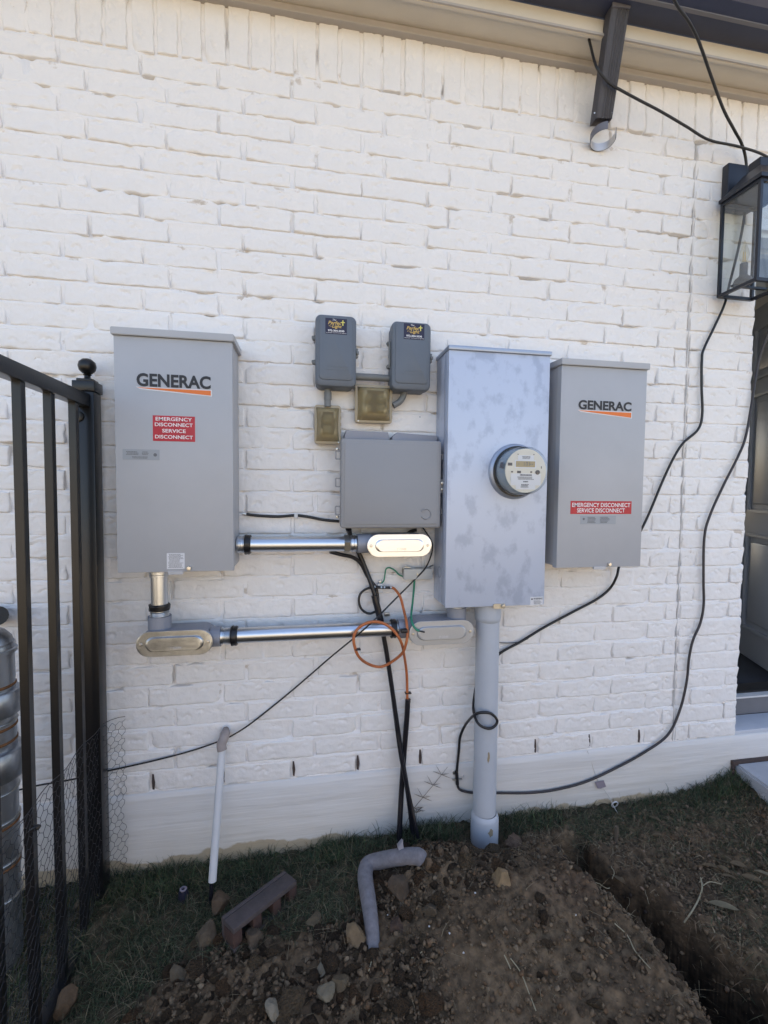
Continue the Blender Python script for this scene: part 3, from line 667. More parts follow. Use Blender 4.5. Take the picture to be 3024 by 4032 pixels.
def logo(t, D, x0, y0, x1, y1, wy0, wy1):
    a, b, c, d = facexz(D, x0, y0, x1, y1); text('logo_text', 'GENERAC', a, b, c, d, -D - .0012, M['black_ink'], t, bold=.034)
    e = at((x0 + x1) / 2, wy0, D).z; f = at((x0 + x1) / 2, wy1, D).z
    mb = MB(); v = [mb.bm.verts.new(p) for p in ((a, -D - .0011, e), (b, -D - .0011, e - .001), (b, -D - .0011, f), (a + .01, -D - .0011, e - .002))]; mb.bm.faces.new(v); mb.build('logo_wedge', M['orange_ink'], t, smooth=0)
    mb = MB(); v = [mb.bm.verts.new(p) for p in ((a - .003, -D - .0007, e + .0015), (b + .003, -D - .0007, e + .0015), (b + .003, -D - .0007, f - .003), (a + .01, -D - .0007, e - .006))]; mb.bm.faces.new(v); mb.build('logo_border', M['white_label'], t, smooth=0)
logo(boxL, DL, 538, 1475, 830, 1527, 1531, 1552)
a, b, c, d = facexz(DL, 602, 1638, 768, 1738); quad(a, b, c, d, -DL - .0006, 'red_label', M['red_label'], boxL)
h = (d - c)
for s, q0, q1, m0 in (('EMERGENCY', .80, .94, .07), ('DISCONNECT', .58, .72, .05), ('SERVICE', .34, .48, .22), ('DISCONNECT', .10, .24, .05)):
    text('label_text', s, a + (b - a) * m0, b - (b - a) * m0, c + h * q0, c + h * q1, -DL - .0014, M['white_ink'], boxL, bold=.012)
a, b, c, d = facexz(DL, 483, 1769, 628, 1811); il = quad(a, b, c, d, -DL - .0006, 'info_label', M['clear_label'], boxL)
mb = MB(); lines(mb, a + .01, a + .050, d - .018, d - .006, 3, -DL - .0012, 1); lines(mb, a + .054, a + .078, d - .018, d - .006, 3, -DL - .0012, 2); lines(mb, a + .026, a + .078, c + .004, c + .011, 2, -DL - .0012, 3)
mb.lathe([(0, 0), (.0052, 0)], (b - .012, -DL - .0012, (c + d) / 2), (0, -1, 0), 14); mb.build('fine_print', M['grey_ink'], il, smooth=0)
a, b, c, d = facexz(DL, 657, 2178, 727, 2240); wl = quad(a, b, c, d, -DL - .0006, 'warning_label', M['white_label'], boxL)
mb = MB(); lines(mb, a + .004, b - .003, c + .003, d - .002, 13, -DL - .0012, 5, .4); mb.build('fine_print', M['grey_ink'], wl, smooth=0)
def latch(t, D, kx, ky, tx0, tx1, ty):
    MB().lathe([(0, -.008), (.006, -.0075), (.0075, -.005), (.0075, 0)], at(kx, ky, D), (0, 1, 0), 14).build('knob', M['screw'], t)
    p, q = at(tx0, ty, D), at(tx1, ty, D); mb = MB(); mb.prism(rrect(p.x, q.x, t.location.z - .008, t.location.z + .003, .003), -D + .004, -D - .0025); mb.build('hasp_tab', M['galv_lip'], t)
latch(boxL, DL, 745, 2237, 661, 722, 2250)
DR = .17
boxR = switch_box('transfer_switch_box', .917, 1.262, 1.107, 1.862, DR, 'grey transfer switch box right of the meter cabinet, with one wide red label')
logo(boxR, DR, 2277, 1579, 2486, 1616, 1620, 1641)
a, b, c, d = facexz(DR, 2246, 1973, 2486, 2024); quad(a, b, c, d, -DR - .0006, 'red_label', M['red_label'], boxR); h = d - c
text('label_text', 'EMERGENCY DISCONNECT', a + .006, b - .006, c + h * .54, c + h * .86, -DR - .0014, M['white_ink'], boxR, bold=.01)
text('label_text', 'SERVICE DISCONNECT', a + .026, b - .028, c + h * .12, c + h * .44, -DR - .0014, M['white_ink'], boxR, bold=.01)
a, b, c, d = facexz(DR, 2284, 2031, 2424, 2064); il = quad(a, b, c, d, -DR - .0006, 'info_label', M['clear_label'], boxR)
mb = MB(); lines(mb, a + .028, a + .064, c + .004, d - .003, 5, -DR - .0012, 11); lines(mb, a + .08, a + .12, c + .004, d - .003, 5, -DR - .0012, 12)
mb.lathe([(0, 0), (.0045, 0)], (a + .014, -DR - .0012, (c + d) / 2 + .004), (0, -1, 0), 14); mb.build('fine_print', M['grey_ink'], il, smooth=0)
latch(boxR, DR, 2398, 2222, 2336, 2384, 2232)

DM = .152; mx0, mx1, mz0, mz1 = .502, .882, .969, 1.887
cab_ = empty('meter_cabinet', ((mx0 + mx1) / 2, -DM / 2, mz0), 'tall bluish galvanised meter cabinet with wipe marks, holding the round electric meter', 'meter cabinet')
MB().box((mx0 + .001, -DM + .010, mz0 + .004), (mx1 - .001, -.004, mz1 - .014), .002, 2).build('case', M['galv'], cab_)
MB().box((mx0, -DM, mz0), (mx1, -DM + .0095, mz1 - .015), .0025, 2).build('front_cover', M['galv'], cab_)
MB().box((mx0 - .003, -DM - .007, mz1 - .0145), (mx1 + .003, -.003, mz1), .002, 2).build('top_cap', M['galv_lip'], cab_)
mb = MB(); mb.box((mx0 - .0015, -DM + .022, mz0 + .01), (mx0 + .001, -DM + .026, mz1 - .02)); mb.box((mx0 - .0015, -DM + .038, mz0 + .01), (mx0 + .001, -DM + .042, mz1 - .02)); mb.build('edge_fold', M['galv_lip'], cab_, smooth=0)
mb = MB(); mb.lathe([(.018, 0), (.019, .001), (.021, .001), (.022, 0)], (mx0 + .001, -.075, 1.085), (-1, 0, 0), 20); mb.build('knockout', M['galv_lip'], cab_)
mb = MB(); p = at(1965, 2390, DM); mb.prism(rrect(p.x - .024, p.x + .022, mz0 - .008, mz0 + .010, .006), -DM - .0005, -DM - .005); mb.lathe([(0, -.014), (.006, -.013), (.007, -.005)], (p.x + .012, -DM, mz0 + .002), (0, 1, 0), 10); mb.build('hasp', M['steel_dull'], cab_)
a, b, c, d = facexz(DM, 2088, 2350, 2137, 2381); wl = quad(a, b, c, d, -DM - .0006, 'warning_label', M['white_label'], cab_)
text('label_text', 'WARNING', a + .012, b - .002, d - .010, d - .003, -DM - .0014, M['black_ink'], wl, bold=.01)
mb = MB(); v = [mb.bm.verts.new(p) for p in ((a + .002, -DM - .0012, d - .010), (a + .010, -DM - .0012, d - .010), (a + .006, -DM - .0012, d - .003))]; mb.bm.faces.new(v); lines(mb, a + .012, b - .004, c + .002, d - .013, 5, -DM - .0012, 8, .4); mb.build('fine_print', M['black_ink'], wl, smooth=0)
# the meter itself
mc = Vector((.753, -DM, 1.456)); met = empty('electric_meter', mc, 'round glass electric meter with cream dial face on the galvanised cabinet', 'electric meter')
MB().lathe([(.099, 0), (.099, .004), (.094, .010), (.0865, .014), (.0865, .018)], mc, (0, -1, 0), 48).build('base_ring', M['galv_lip'], met, smooth=40)
MB().lathe([(.0865, .0182), (.0895, .0185), (.0895, .024), (.0845, .0245)], mc, (0, -1, 0), 48).build('seal_ring', M['rubber'], met, smooth=40)
MB().lathe([(.080, .0246), (.0795, .03), (.076, .084), (0, .084)], mc, (0, -1, 0), 48).build('inner_body', M['meter_body'], met, smooth=40)
MB().lathe([(.0835, .025), (.083, .075), (.081, .090), (.0775, .096), (0, .0975), (0, .0955), (.0765, .094), (.0795, .089), (.0815, .075), (.082, .025)][:5], mc, (0, -1, 0), 48).build('glass_cover', M['meter_glass'], met, smooth=60)
MB().lathe([(0, .0862), (.0745, .0862), (.0745, .0845)], mc, (0, -1, 0), 48).build('dial_face', M['meter_face'], met, smooth=40)
yf = mc.y - .0872
def mp(u, v): return mc.x + u, mc.z + v
def rect(mb, u0, u1, v0, v1, y=yf): vv = [mb.bm.verts.new((mc.x + u, y, mc.z + v)) for u, v in ((u0, v0), (u1, v0), (u1, v1), (u0, v1))]; mb.bm.faces.new(vv)
mb = MB(); rect(mb, -.030, .028, .036, .052); rect(mb, -.055, .055, -.050, -.010); rect(mb, -.036, .036, -.064, -.0502); rect(mb, -.041, .037, .008, .036, yf + .0003); mb.build('name_plate', M['white_label'], met, smooth=0)
mb = MB(); rect(mb, -.037, .033, .012, .032, yf - .0004); lcd = mb.build('lcd_window', M['lcd'], met, smooth=0)
mb = MB()
for u in (-.008, -.001, .004, .012): rect(mb, u, u + .0015, .016, .029, yf - .0008)
for u in (-.03, .013, .020): rect(mb, u, u + .006, .021, .023, yf - .0008)
rect(mb, .001, .005, .027, .029, yf - .0008); mb.build('lcd_digits', M['grey_ink'], lcd, smooth=0)
mb = MB(); lines(mb, mc.x - .015, mc.x + .016, mc.z + .039, mc.z + .050, 3, yf - .0006, 31)
lines(mb, mc.x - .022, mc.x + .024, mc.z - .018, mc.z - .012, 1, yf - .0006, 32, .8); lines(mb, mc.x - .034, mc.x + .034, mc.z - .031, mc.z - .020, 3, yf - .0006, 33, .6); lines(mb, mc.x - .010, mc.x + .012, mc.z - .040, mc.z - .035, 1, yf - .0006, 34, .8); lines(mb, mc.x - .018, mc.x + .018, mc.z - .058, mc.z - .045, 3, yf - .0006, 35, .6)
mb.build('fine_print', M['grey_ink'], met, smooth=0)
mb = MB(); rect(mb, -.066, -.050, .016, .026); rect(mb, -.032, -.018, -.009, -.001); rect(mb, -.054, -.047, -.007, -.002); rect(mb, .016, .023, -.007, -.002); rect(mb, .055, .058, .008, .016); rect(mb, -.032, -.028, .0535, .0565); rect(mb, .026, .030, .0535, .0565)
mb.build('optical_port', M['cup'], met, smooth=0)
MB().lathe([(0, .004), (.007, .0035), (.008, 0)], (mc.x + .043, yf, mc.z - .005), (0, -1, 0), 16).build('button', M['cup'], met)
mb = MB(); R_ = .0815
for a0, a1, h0, h1 in ((-200, -186, .058, .082), (-187, -184, .078, .094)):
    n = 5
    for k in range(n):
        p = []
        for aa in (a0 + (a1 - a0) * k / n, a0 + (a1 - a0) * (k + 1) / n):
            for hh in (h0, h1): p.append(Vector((mc.x + .0842 * math.cos(math.radians(aa)), mc.y - hh, mc.z - .0842 * math.sin(math.radians(aa)) * -1)))
        vv = [mb.bm.verts.new(x) for x in (p[0], p[1], p[3], p[2])]; mb.bm.faces.new(vv)
mb.build('tape', M['cup'], met, smooth=0)

# ------------------------------------------------------------------ lighting transformers with blue labels, tan outlet covers, telecom box
def lightbox(x0, y0, x1, y1, D, lab, label, side):
    a, b, c, d = facexz(D, x0, y0, x1, y1); t = empty('transformer_box', ((a + b) / 2, -D / 2, c), label, 'transformer box', 'slate grey lighting transformer boxes')
    MB().prism(rrect(a + .004, b - .004, c + .002, d - .001, .018, 6), -.004, -D + .042, .004).build('back_case', M['dark_grey_plastic'], t)
    MB().prism(rrect(a, b, c, d, .020, 6), -D + .041, -D, .012).build('lid', M['dark_grey_plastic'], t)
    MB().prism(rrect(a + .012, b - .012, c + .022, d - .008, .014, 6), -D + .001, -D - .003, .003).build('lid_panel', M['dark_grey_plastic'], t)
    for q in ((.70, .36) if 1 else ()):
        zz = c + (d - c) * q; mb = MB(); mb.prism([(a - .012, zz + .004), (a + .006, zz + .008), (a + .006, zz - .008), (a - .008, zz - .005)], -D + .05, -D + .026); mb.lathe([(.004, -.006), (.004, .006), (0, .006)], (a - .006, -D + .036, zz), (0, 0, 1), 8); mb.build('hinge', M['pipe_grey'], t)
    if side:
        MB().box((a - .006, -D + .02, c + (d - c) * .36), (a - .001, -D + .035, c + (d - c) * .70), .001).build('hinge_bar', M['pipe_grey'], t)
    zz = c + (d - c) * .50; mb = MB(); mb.box((b - .001, -D + .030, zz - .016), (b + .007, -D + .012, zz + .016), .002); mb.box((b + .001, -D + .012, zz - .006), (b + .009, -D + .004, zz + .004), .001); mb.build('latch', M['pipe_grey'], t)
    a2, b2, c2, d2 = facexz(D + .003, *lab); yl = -D - .0036; lb = quad(a2, b2, c2, d2, yl, 'blue_label', M['navy_label'], t); W_ = b2 - a2; H_ = d2 - c2; yl -= .0008
    text('label_text', 'The', a2 + W_ * .33, a2 + W_ * .50, c2 + H_ * .84, c2 + H_ * .95, yl, M['white_ink'], lb, shear=.2)
    text('label_text', 'Perfec', a2 + W_ * .13, a2 + W_ * .74, c2 + H_ * .60, c2 + H_ * .82, yl, M['gold_ink'], lb, bold=.02, shear=.25)
    text('label_text', 'Light', a2 + W_ * .31, a2 + W_ * .76, c2 + H_ * .33, c2 + H_ * .60, yl, M['gold_ink'], lb, bold=.02, shear=.25)
    mb = MB()
    for u0, u1, v0, v1 in ((.79, .83, .56, .90), (.72, .90, .74, .79)): mb.box((a2 + W_ * u0, yl, c2 + H_ * v0), (a2 + W_ * u1, yl + .0002, c2 + H_ * v1))
    mb.build('label_cross', M['yellow_ink'], lb, smooth=0)
    mb = MB()
    for u, v in ((.18, .50), (.24, .56), (.26, .47)): mb.lathe([(0, 0), (.0014, 0)], (a2 + W_ * u, yl, c2 + H_ * v), (0, -1, 0), 8)
    mb.build('label_dots', M['gold_ink'], lb, smooth=0)
    text('label_text', '972-304-3330', a2 + W_ * .12, a2 + W_ * .88, c2 + H_ * .15, c2 + H_ * .27, yl, M['white_ink'], lb, bold=.03)
    text('label_text', 'Landscape and Christmas Lighting', a2 + W_ * .03, a2 + W_ * .97, c2 + H_ * .04, c2 + H_ * .11, yl, M['white_ink'], lb)
    zz = c + (d - c) * .27; mb = MB(); mb.box((a + .03, -D - .0038, zz - .010), (b - .025, -D - .0030, zz - .0085)); mb.box((a + .045, -D - .0038, zz), (b - .025, -D - .0030, zz + .001)); mb.build('embossed_mark', M['dark_grey_plastic'], t, smooth=0)
    return t
t1 = lightbox(1242, 1238, 1404, 1522, .09, (1281, 1254, 1366, 1316), 'left slate grey transformer box with blue lighting label, higher of the two', 0)
t2 = lightbox(1543, 1265, 1698, 1536, .09, (1590, 1275, 1671, 1337), 'right slate grey transformer box with blue lighting label, next to the meter cabinet', 1)
def lbl_pipe(name, pts, r, m, label, d, collars=()):
    t = empty(name, cab(pts, d)[0], label, 'conduit'); MB().tube(spline(cab(pts, d), 5), r, 14).build('tube', m, t, smooth=60)
    for p, q, rr in collars: MB().tube([at(*p), at(*q)], rr, 14).build('collar', m, t, smooth=40)
    return t
lbl_pipe('conduit_nipple', [(1395, 1483), (1470, 1486), (1550, 1492)], .0125, M['pipe_grey'], 'short horizontal grey conduit joining the two transformer boxes', .035)
lbl_pipe('conduit_nipple', [(1291, 1515), (1290, 1560), (1290, 1602)], .0115, M['pipe_grey'], 'short vertical grey conduit between left transformer box and small tan cover', .04, [((1291, 1545, .04), (1291, 1575, .04), .0135)])
lbl_pipe('conduit_elbow', [(1592, 1528), (1589, 1555), (1575, 1580), (1548, 1597)], .0115, M['pipe_grey'], 'curved grey conduit from right transformer box to large tan cover', .035, [((1592, 1532, .035), (1590, 1546, .035), .014)])

def outlet(x0, y0, x1, y1, D, cols, label):
    a, b, c, d = facexz(D, x0, y0, x1, y1); t = empty('outlet_cover', ((a + b) / 2, -D / 2, c), label, 'outlet cover', 'smoked tan weatherproof outlet covers')
    MB().prism(rrect(a + .004, b - .004, c + .003, d - .002, .008), -.003, -.028, .002).build('back_box', M['pipe_grey'], t)
    MB().prism(rrect(a, b, c, d, .010), -.0285, -.040, .003).build('rim', M['tan_rim'], t)
    W_, H_ = b - a, d - c; mb = MB(); n = 12; pts = []
    for j in range(n + 1):
        for i in range(n + 1):
            u, v = i / n, j / n; bul = (1 - abs(2 * u - 1) ** 4) * (1 - abs(2 * v - 1) ** 6)
            wst = 1 - .08 * (1 - (2 * v - 1) ** 2) * (1 if cols == 1 else .35)
            pts.append(mb.bm.verts.new((a + W_ * (.5 + (u - .5) * .88 * wst), -.040 - (D - .040) * min(1, bul * 1.25), c + H_ * (.07 + v * .86))))
    for j in range(n):
        for i in range(n):
            k = j * (n + 1) + i; mb.bm.faces.new((pts[k], pts[k + 1], pts[k + n + 2], pts[k + n + 1]))
    bmesh.ops.solidify(mb.bm, geom=mb.bm.faces[:], thickness=.0015); mb.build('bubble', M['tan'], t, smooth=60)
    for i in range(cols):
        for v in (.36, .64):
            cx = a + W_ * ((i + .5) / cols * .8 + .1) if cols > 1 else a + W_ * .5
            MB().lathe([(0, D - .012), (.014, D - .016), (.018, D - .026), (.018, .03)], (cx, 0, c + H_ * v), (0, -1, 0), 16).build('socket', M['beige'], t)
    mb = MB()
    for k in range(5): mb.box((b - .004, -.033, c + H_ * (.14 + .17 * k)), (b + .002, -.030, c + H_ * (.22 + .17 * k)))
    mb.build('hinge_teeth', M['tan_rim'], t, smooth=0)
    MB().lathe([(0, .004), (.003, .003), (.0035, 0)], (a + .012 if cols > 1 else b - .008, -.041, c + .006), (0, -1, 0), 8).build('screw', M['screw'], t)
outlet(1239, 1588, 1345, 1745, .072, 1, 'small narrow smoked tan outlet cover above the telecom box')
outlet(1403, 1505, 1553, 1660, .080, 2, 'large square smoked tan outlet cover between the transformer boxes')

DT = .125; a, b, c, d = facexz(DT, 1342, 1730, 1738, 2080)
tel = empty('telecom_box', ((a + b) / 2, -DT / 2, c), 'wide grey plastic telecom box left of the meter cabinet', 'telecom box')
p, q = at(1357, 1712, .05), at(1532, 1712, .05); MB().prism([(p.x, c + .01), (q.x, c + .01), (q.x + .0, d + .02), (q.x - .004, d + .034), (p.x + .006, d + .036), (p.x, d + .02)], -.003, -.050, .003).build('mounting_plate', M['tele_back'], tel)
p, q = at(1545, 1712, .05), at(1722, 1712, .05); MB().prism([(p.x, c + .01), (q.x, c + .01), (q.x, d + .026), (p.x + .018, d + .034), (p.x, d + .018)], -.003, -.050, .003).build('mounting_plate', M['tele_back'], tel)
MB().prism(rrect(a + .006, b - .006, c + .006, d - .006, .012), -.0505, -.088, .002).build('case', M['tele_back'], tel)
MB().prism(rrect(a, b, c, d, .010), -.0885, -DT, .009).build('cover', M['tele'], tel)
MB().prism(rrect(a + .012, b - .012, c + .013, d - .013, .006), -DT + .001, -DT - .002, .0018).build('cover_panel', M['tele'], tel)
def ringbox(x0, x1, z0, z1, y, t_, name, m, parent):
    mb = MB()
    for aa, bb in (((x0, z0), (x1, z0)), ((x1, z0), (x1, z1)), ((x1, z1), (x0, z1)), ((x0, z1), (x0, z0))): mb.bar((aa[0], y, aa[1]), (bb[0], y, bb[1]), t_, t_)
    return mb.build(name, m, parent, smooth=0)
for py in (1792, 1900, 2010): z = at(1335, py, .1).z; ringbox(a - .016, a + .002, z - .014, z + .014, -.103, .005, 'hinge', M['tele'], tel)
for py in (1800, 2012): z = at(1735, py, .1).z; ringbox(b - .001, b + .007, z - .010, z + .010, -.108, .003, 'side_loop', M['tele'], tel)
z = at(1742, 1915, .1).z; mb = MB(); mb.prism(rrect(b - .002, b + .018, z - .026, z + .026, .008), -.098, -.106, .002); mb.build('latch', M['tele'], tel)
mb = MB(); mb.lathe([(0, .008), (.0052, .007), (.006, 0)], (b + .008, -.106, z + .012), (0, -1, 0), 12); mb.lathe([(0, .006), (.0036, .005), (.004, 0)], (b + .008, -.106, z - .010), (0, -1, 0), 10); mb.build('latch_screw', M['screw'], tel)
for py in (1768, 2034): p = at(1328, py, .06); MB().lathe([(0, .006), (.0045, .005), (.0065, .002), (.0065, 0)], p, (0, -1, 0), 10).build('screw', M['screw'], tel)
# embossed emblem: ring with three speed bars, and the faint moulded line
cc = at(1676, 2024, DT); mb = MB()
mb.tube([(cc.x + .018 * math.cos(k), -DT - .0022, cc.z + .018 * math.sin(k)) for k in [math.radians(x) for x in range(-150, 151, 12)]], .0022, 6)
for k in range(3): mb.bar((cc.x - .022 + .004 * k, -DT - .0022, cc.z + .019 - .006 * k), (cc.x - .002, -DT - .0022, cc.z + .019 - .006 * k), .0025, .0022, up=(0, 1, 0))
mb.build('emblem', M['tele'], tel, smooth=60)
a4 = at(1380, 2046, DT); b4 = at(1545, 2046, DT); text('embossed_text', 'Your connection DO NOT REMOVE', a4.x, b4.x, a4.z - .004, a4.z + .004, -DT - .0024, M['tele_back'], tel, bold=.01)
a4 = at(1655, 2048, DT); b4 = at(1700, 2048, DT); mb = MB(); lines(mb, a4.x, b4.x, a4.z - .002, a4.z + .002, 1, -DT - .0024, 77, .8); mb.build('embossed_mark', M['tele_back'], tel, smooth=0)

# ------------------------------------------------------------------ zinc conduit and conduit bodies
def run(name, p, q, r, label, ends=(), axis=None):
    p, q = Vector(p), Vector(q); t = empty(name, p, label, 'conduit'); MB().tube([p, q], r, 32).build('pipe', M['steel'], t, smooth=50)
    dr = (q - p).normalized()
    for s, kind in ends:
        o = p + dr * s
        if kind == 'tape':
            mb = MB(); pr = [(r + .001, 0), (r + .006, .001), (r + .0075, .005), (r + .0055, .010), (r + .0065, .016), (r + .005, .021), (r + .001, .022)]
            mb.lathe(pr, o, dr, 28)
            for v in mb.bm.verts:
                k = v.co - o; v.co += (k - dr * k.dot(dr)).normalized() * random.uniform(-.0012, .0022)
            mb.build('sealing_tape', M['rubber'], t, smooth=50)
        if kind == 'thread':
            MB().lathe([(r - .001, 0)] + [(r + (.0035 if k % 2 else .0010), .0022 * k) for k in range(1, 11)] + [(r - .001, .024)], o, dr, 32).build('threaded_ring', M['steel'], t, smooth=50)
        if kind == 'nut':
            MB().lathe([(r, 0), (r + .0065, .0005), (r + .0065, .018), (r + .004, .019), (r + .004, .022), (r, .022)], o, dr, 6).build('lock_nut', M['steel_dull'], t, smooth=20)
        if kind == 'ring':
            MB().lathe([(r, 0), (r + .004, .001), (r + .004, .008), (r + .001, .0085), (r + .001, .011), (r + .0035, .012), (r + .0035, .018), (r, .019)], o, dr, 32).build('ring', M['steel'], t, smooth=40)
    return t
yU = -.085; zU = 1.1955
run('steel_conduit', (-.214, yU, zU + .001), (.222, yU, zU - .001), .0262, 'upper horizontal zinc conduit leaving the left transfer switch box', [(.003, 'ring'), (.024, 'tape'), (.362, 'nut'), (.386, 'ring'), (.405, 'thread')])
zL0, zL1 = at(910, 2503, .085).z, at(1552, 2476, .085).z
run('steel_conduit', (-.285, yU, zL0), (.375, yU, zL1 + .001), .0262, 'lower long horizontal zinc conduit between two conduit bodies', [(.006, 'ring'), (.028, 'thread'), (.050, 'tape'), (.603, 'tape'), (.628, 'thread'), (.648, 'ring')])
vx = -.4625
run('steel_conduit', (vx, -.085, 1.130), (vx, -.085, .945), .0262, 'short vertical zinc conduit under the left transfer switch box', [(.001, 'nut'), (.018, 'ring'), (.128, 'tape'), (.152, 'thread'), (.168, 'thread')])

def stadium(cx, cz, w_, h_, n=12, tilt=0):
    r = h_ / 2; out = []
    for s0, a0 in ((1, -90), (-1, 90)):
        for k in range(n + 1):
            a = math.radians(a0 + 180 * k / n); x, z = s0 * (w_ / 2 - r) + r * math.cos(a), r * math.sin(a)
            out.append((cx + x * math.cos(tilt) - z * math.sin(tilt), cz + x * math.sin(tilt) + z * math.cos(tilt)))
    return out
def body(x0, y0, x1, y1, D, m, label, hubs, tilt=0, back=.03):
    a, b, c, d = facexz(D, x0, y0, x1, y1); cx, cz = (a + b) / 2, (c + d) / 2; w_, h_ = b - a, d - c - abs(math.sin(tilt)) * (b - a) * .7
    t = empty('conduit_junction', (cx, -D / 2, cz), label, 'conduit body')
    MB().prism(stadium(cx, cz, w_ * .96, h_ * .94, tilt=tilt), -back, -D + .004, .002).build('casting', M['cast'], t)
    cv = MB().prism(stadium(cx, cz, w_, h_, tilt=tilt), -D + .004, -D, .0012).build('cover_plate', m, t)
    mb = MB(); mb.prism(stadium(cx, cz, w_ * .76, h_ * .56, tilt=tilt), -D + .001, -D - .008, .007); mb.build('raised_panel', m, cv)
    for s in (-1, 1):
        p = Vector((cx + s * w_ * .44 * math.cos(tilt), -D, cz + s * w_ * .44 * math.sin(tilt))); mb = MB(); mb.lathe([(0, .0035), (.0045, .003), (.0055, 0)], p, (0, -1, 0), 12); mb.box((p.x - .0045, -D - .004, p.z - .0006), (p.x + .0045, -D - .0034, p.z + .0006)); mb.build('screw', M['screw'], cv)
    text('stamped_text', '2" COVER', cx - .012, cx + .022, cz - h_ * .20, cz - h_ * .10, -D - .0086, M['steel_dull'] if m is M['cover'] else M['white_label'], cv)
    for p, q, r in hubs: MB().tube([p, q], r, 24).build('hub', M['cast'], t, smooth=40)
    return t
body(1446, 2104, 1700, 2192, .135, M['cover'], 'conduit body with brightest shining cover plate, right below the telecom box', [((.195, yU, zU), (.245, yU, zU), .034)], tilt=math.radians(0), back=.04)
body(534, 2484, 838, 2583, .135, M['cover_mid'], 'conduit body with brassy cover plate, lowest left, at the corner of the conduit', [((vx, -.085, .92), (vx, -.085, .962), .036), ((-.30, yU, zL0), (-.268, yU, zL0), .034)], tilt=math.radians(0), back=.035)
body(1611, 2444, 1866, 2538, .135, M['cover_dull'], 'conduit body with dull grey cover plate below the meter cabinet, green wire on it', [((.345, yU, zL1), (.39, yU, zL1), .034), ((.568, -.085, .90), (.568, -.085, .955), .036)], tilt=math.radians(0), back=.035)
run('conduit_nipple', (.568, -.085, .969), (.568, -.085, .93), .0262, 'short conduit stub between meter cabinet and dull conduit body', [(.010, 'ring')])

# ------------------------------------------------------------------ plastic pipes
pv = empty('pvc_riser', (.690, -.088, .03), 'thick grey plastic riser pipe from the meter cabinet into the ground', 'pipe')
MB().tube([(.690, -.088, .968), (.692, -.088, .16)], .0435, 40).build('pipe', M['pvc'], pv, smooth=50)
MB().lathe([(.0437, .158), (.0500, .148), (.0525, .138), (.0525, .040), (.0500, .030), (.0437, .028)], (.694, -.088, 0), n=40).build('coupling', M['pvc'], pv, smooth=50)
MB().lathe([(.0437, -.068), (.0468, -.066), (.0490, -.050), (.0490, -.002), (.0437, 0)], (.690, -.088, .968), n=40).build('top_collar', M['pvc'], pv, smooth=50)
MB().tube([(.694, -.088, .03), (.694, -.088, -.05)], .044, 30).build('lower_end', M['sleeve'], pv, smooth=50)
def splat(cx, cz, rx, rz, seed):
    r = random.Random(seed); mb = MB(); n = 14; vv = []
    for k in range(n):
        a = 2 * math.pi * k / n; q = r.uniform(.6, 1.1); x = cx + rx * math.cos(a) * q; z = cz + rz * math.sin(a) * q; u = (x - .694) / .0529
        vv.append(mb.bm.verts.new((x, -.088 - .0529 * math.sqrt(max(0, 1 - u * u)) - .0004, z)))
    mb.bm.faces.new(vv); return mb
splat(.697, .112, .012, .017, 3).build('mud_smear', M['mud'], pv, smooth=0)
mb = splat(.686, .395, .005, .022, 5)
for v in mb.bm.verts: v.co.y += .0085
mb.build('mud_smear', M['mud'], pv, smooth=0)
t_ = text('pipe_print', 'OUTT', .694, .716, .045, .054, -.1408, M['grey_ink'], pv)
for v_ in t_.data.vertices:
    a_ = v_.co.x - (.705 - .69); b_ = v_.co.z + .03 - .0495 - .0; v_.co.x = .012 - b_; v_.co.z = .050 - .03 + a_
    u_ = (v_.co.x + .69 - .694) / .0529; v_.co.y = -.0529 * math.sqrt(max(0, 1 - u_ * u_)) - .0004
sp = empty('drain_pipe', (-.30, -.10, .03), 'thin white plastic drain pipe leaning away from the wall', 'pipe')
P0, P1 = at(876, 2925, .045), at(836, 3470, .15)
MB().tube([P0 + (P1 - P0) * .0, P1], .0130, 18).build('pipe', M['pvc_white'], sp, smooth=60)
e = [at(889, 2876, .0), at(888, 2886, .02), at(882, 2905, .036), at(872, 2930, .046), at(875, 2955, .052)]
MB().tube(spline(e, 4), [.014] * 4 + [.0165] * 13, 18).build('foam_elbow', M['clay'], sp, smooth=60)
MB().lathe([(.012, 0), (.0165, .001), (.0165, .004), (.012, .005)], at(890, 2872, .003), (0, -1, .2), 16).build('end_ring', M['pvc_white'], sp)
mb = MB(); mb.tube(spline([P1 + Vector((-.002, 0, .004)), P1 + Vector((-.003, -.004, -.03)), P1 + Vector((-.006, -.006, -.10))], 4), .007, 8); mb.build('black_lining', M['sleeve'], sp, smooth=60)

# ------------------------------------------------------------------ ground wiring details
gb = empty('ground_bar', at(1645, 2258, .0), 'small white plastic grounding bar with one screw, left of the meter cabinet', 'ground bar')
a, b, c, d = facexz(.03, 1588, 2238, 1700, 2280); MB().box((a, -.042, c), (b, -.004, d), .003).build('block', mat('off_white_plastic', (.50, .50, .48), .5), gb)
MB().lathe([(0, .002), (.004, .0015), (.005, 0)], ((a + b) / 2 - .004, -.0422, (c + d) / 2), (0, -1, 0), 12).build('screw', M['steel_dull'], gb)
mb = MB(); mb.tube(spline(cab([(1588, 2262, .02), (1586, 2240, .03), (1600, 2233, .03), (1650, 2240, .025), (1680, 2238, .02), (1705, 2225, .01)]), 5), .0028, 6); mb.build('bare_wire', M['steel_dull'], gb, smooth=60)
cable('ground_wire', [(1588, 2270, .02), (1572, 2262), (1555, 2245), (1535, 2236), (1520, 2242), (1514, 2262), (1512, 2285), (1502, 2298)], .0028, M['green'], 'thin green ground wire curling above the orange cable', d=.015)
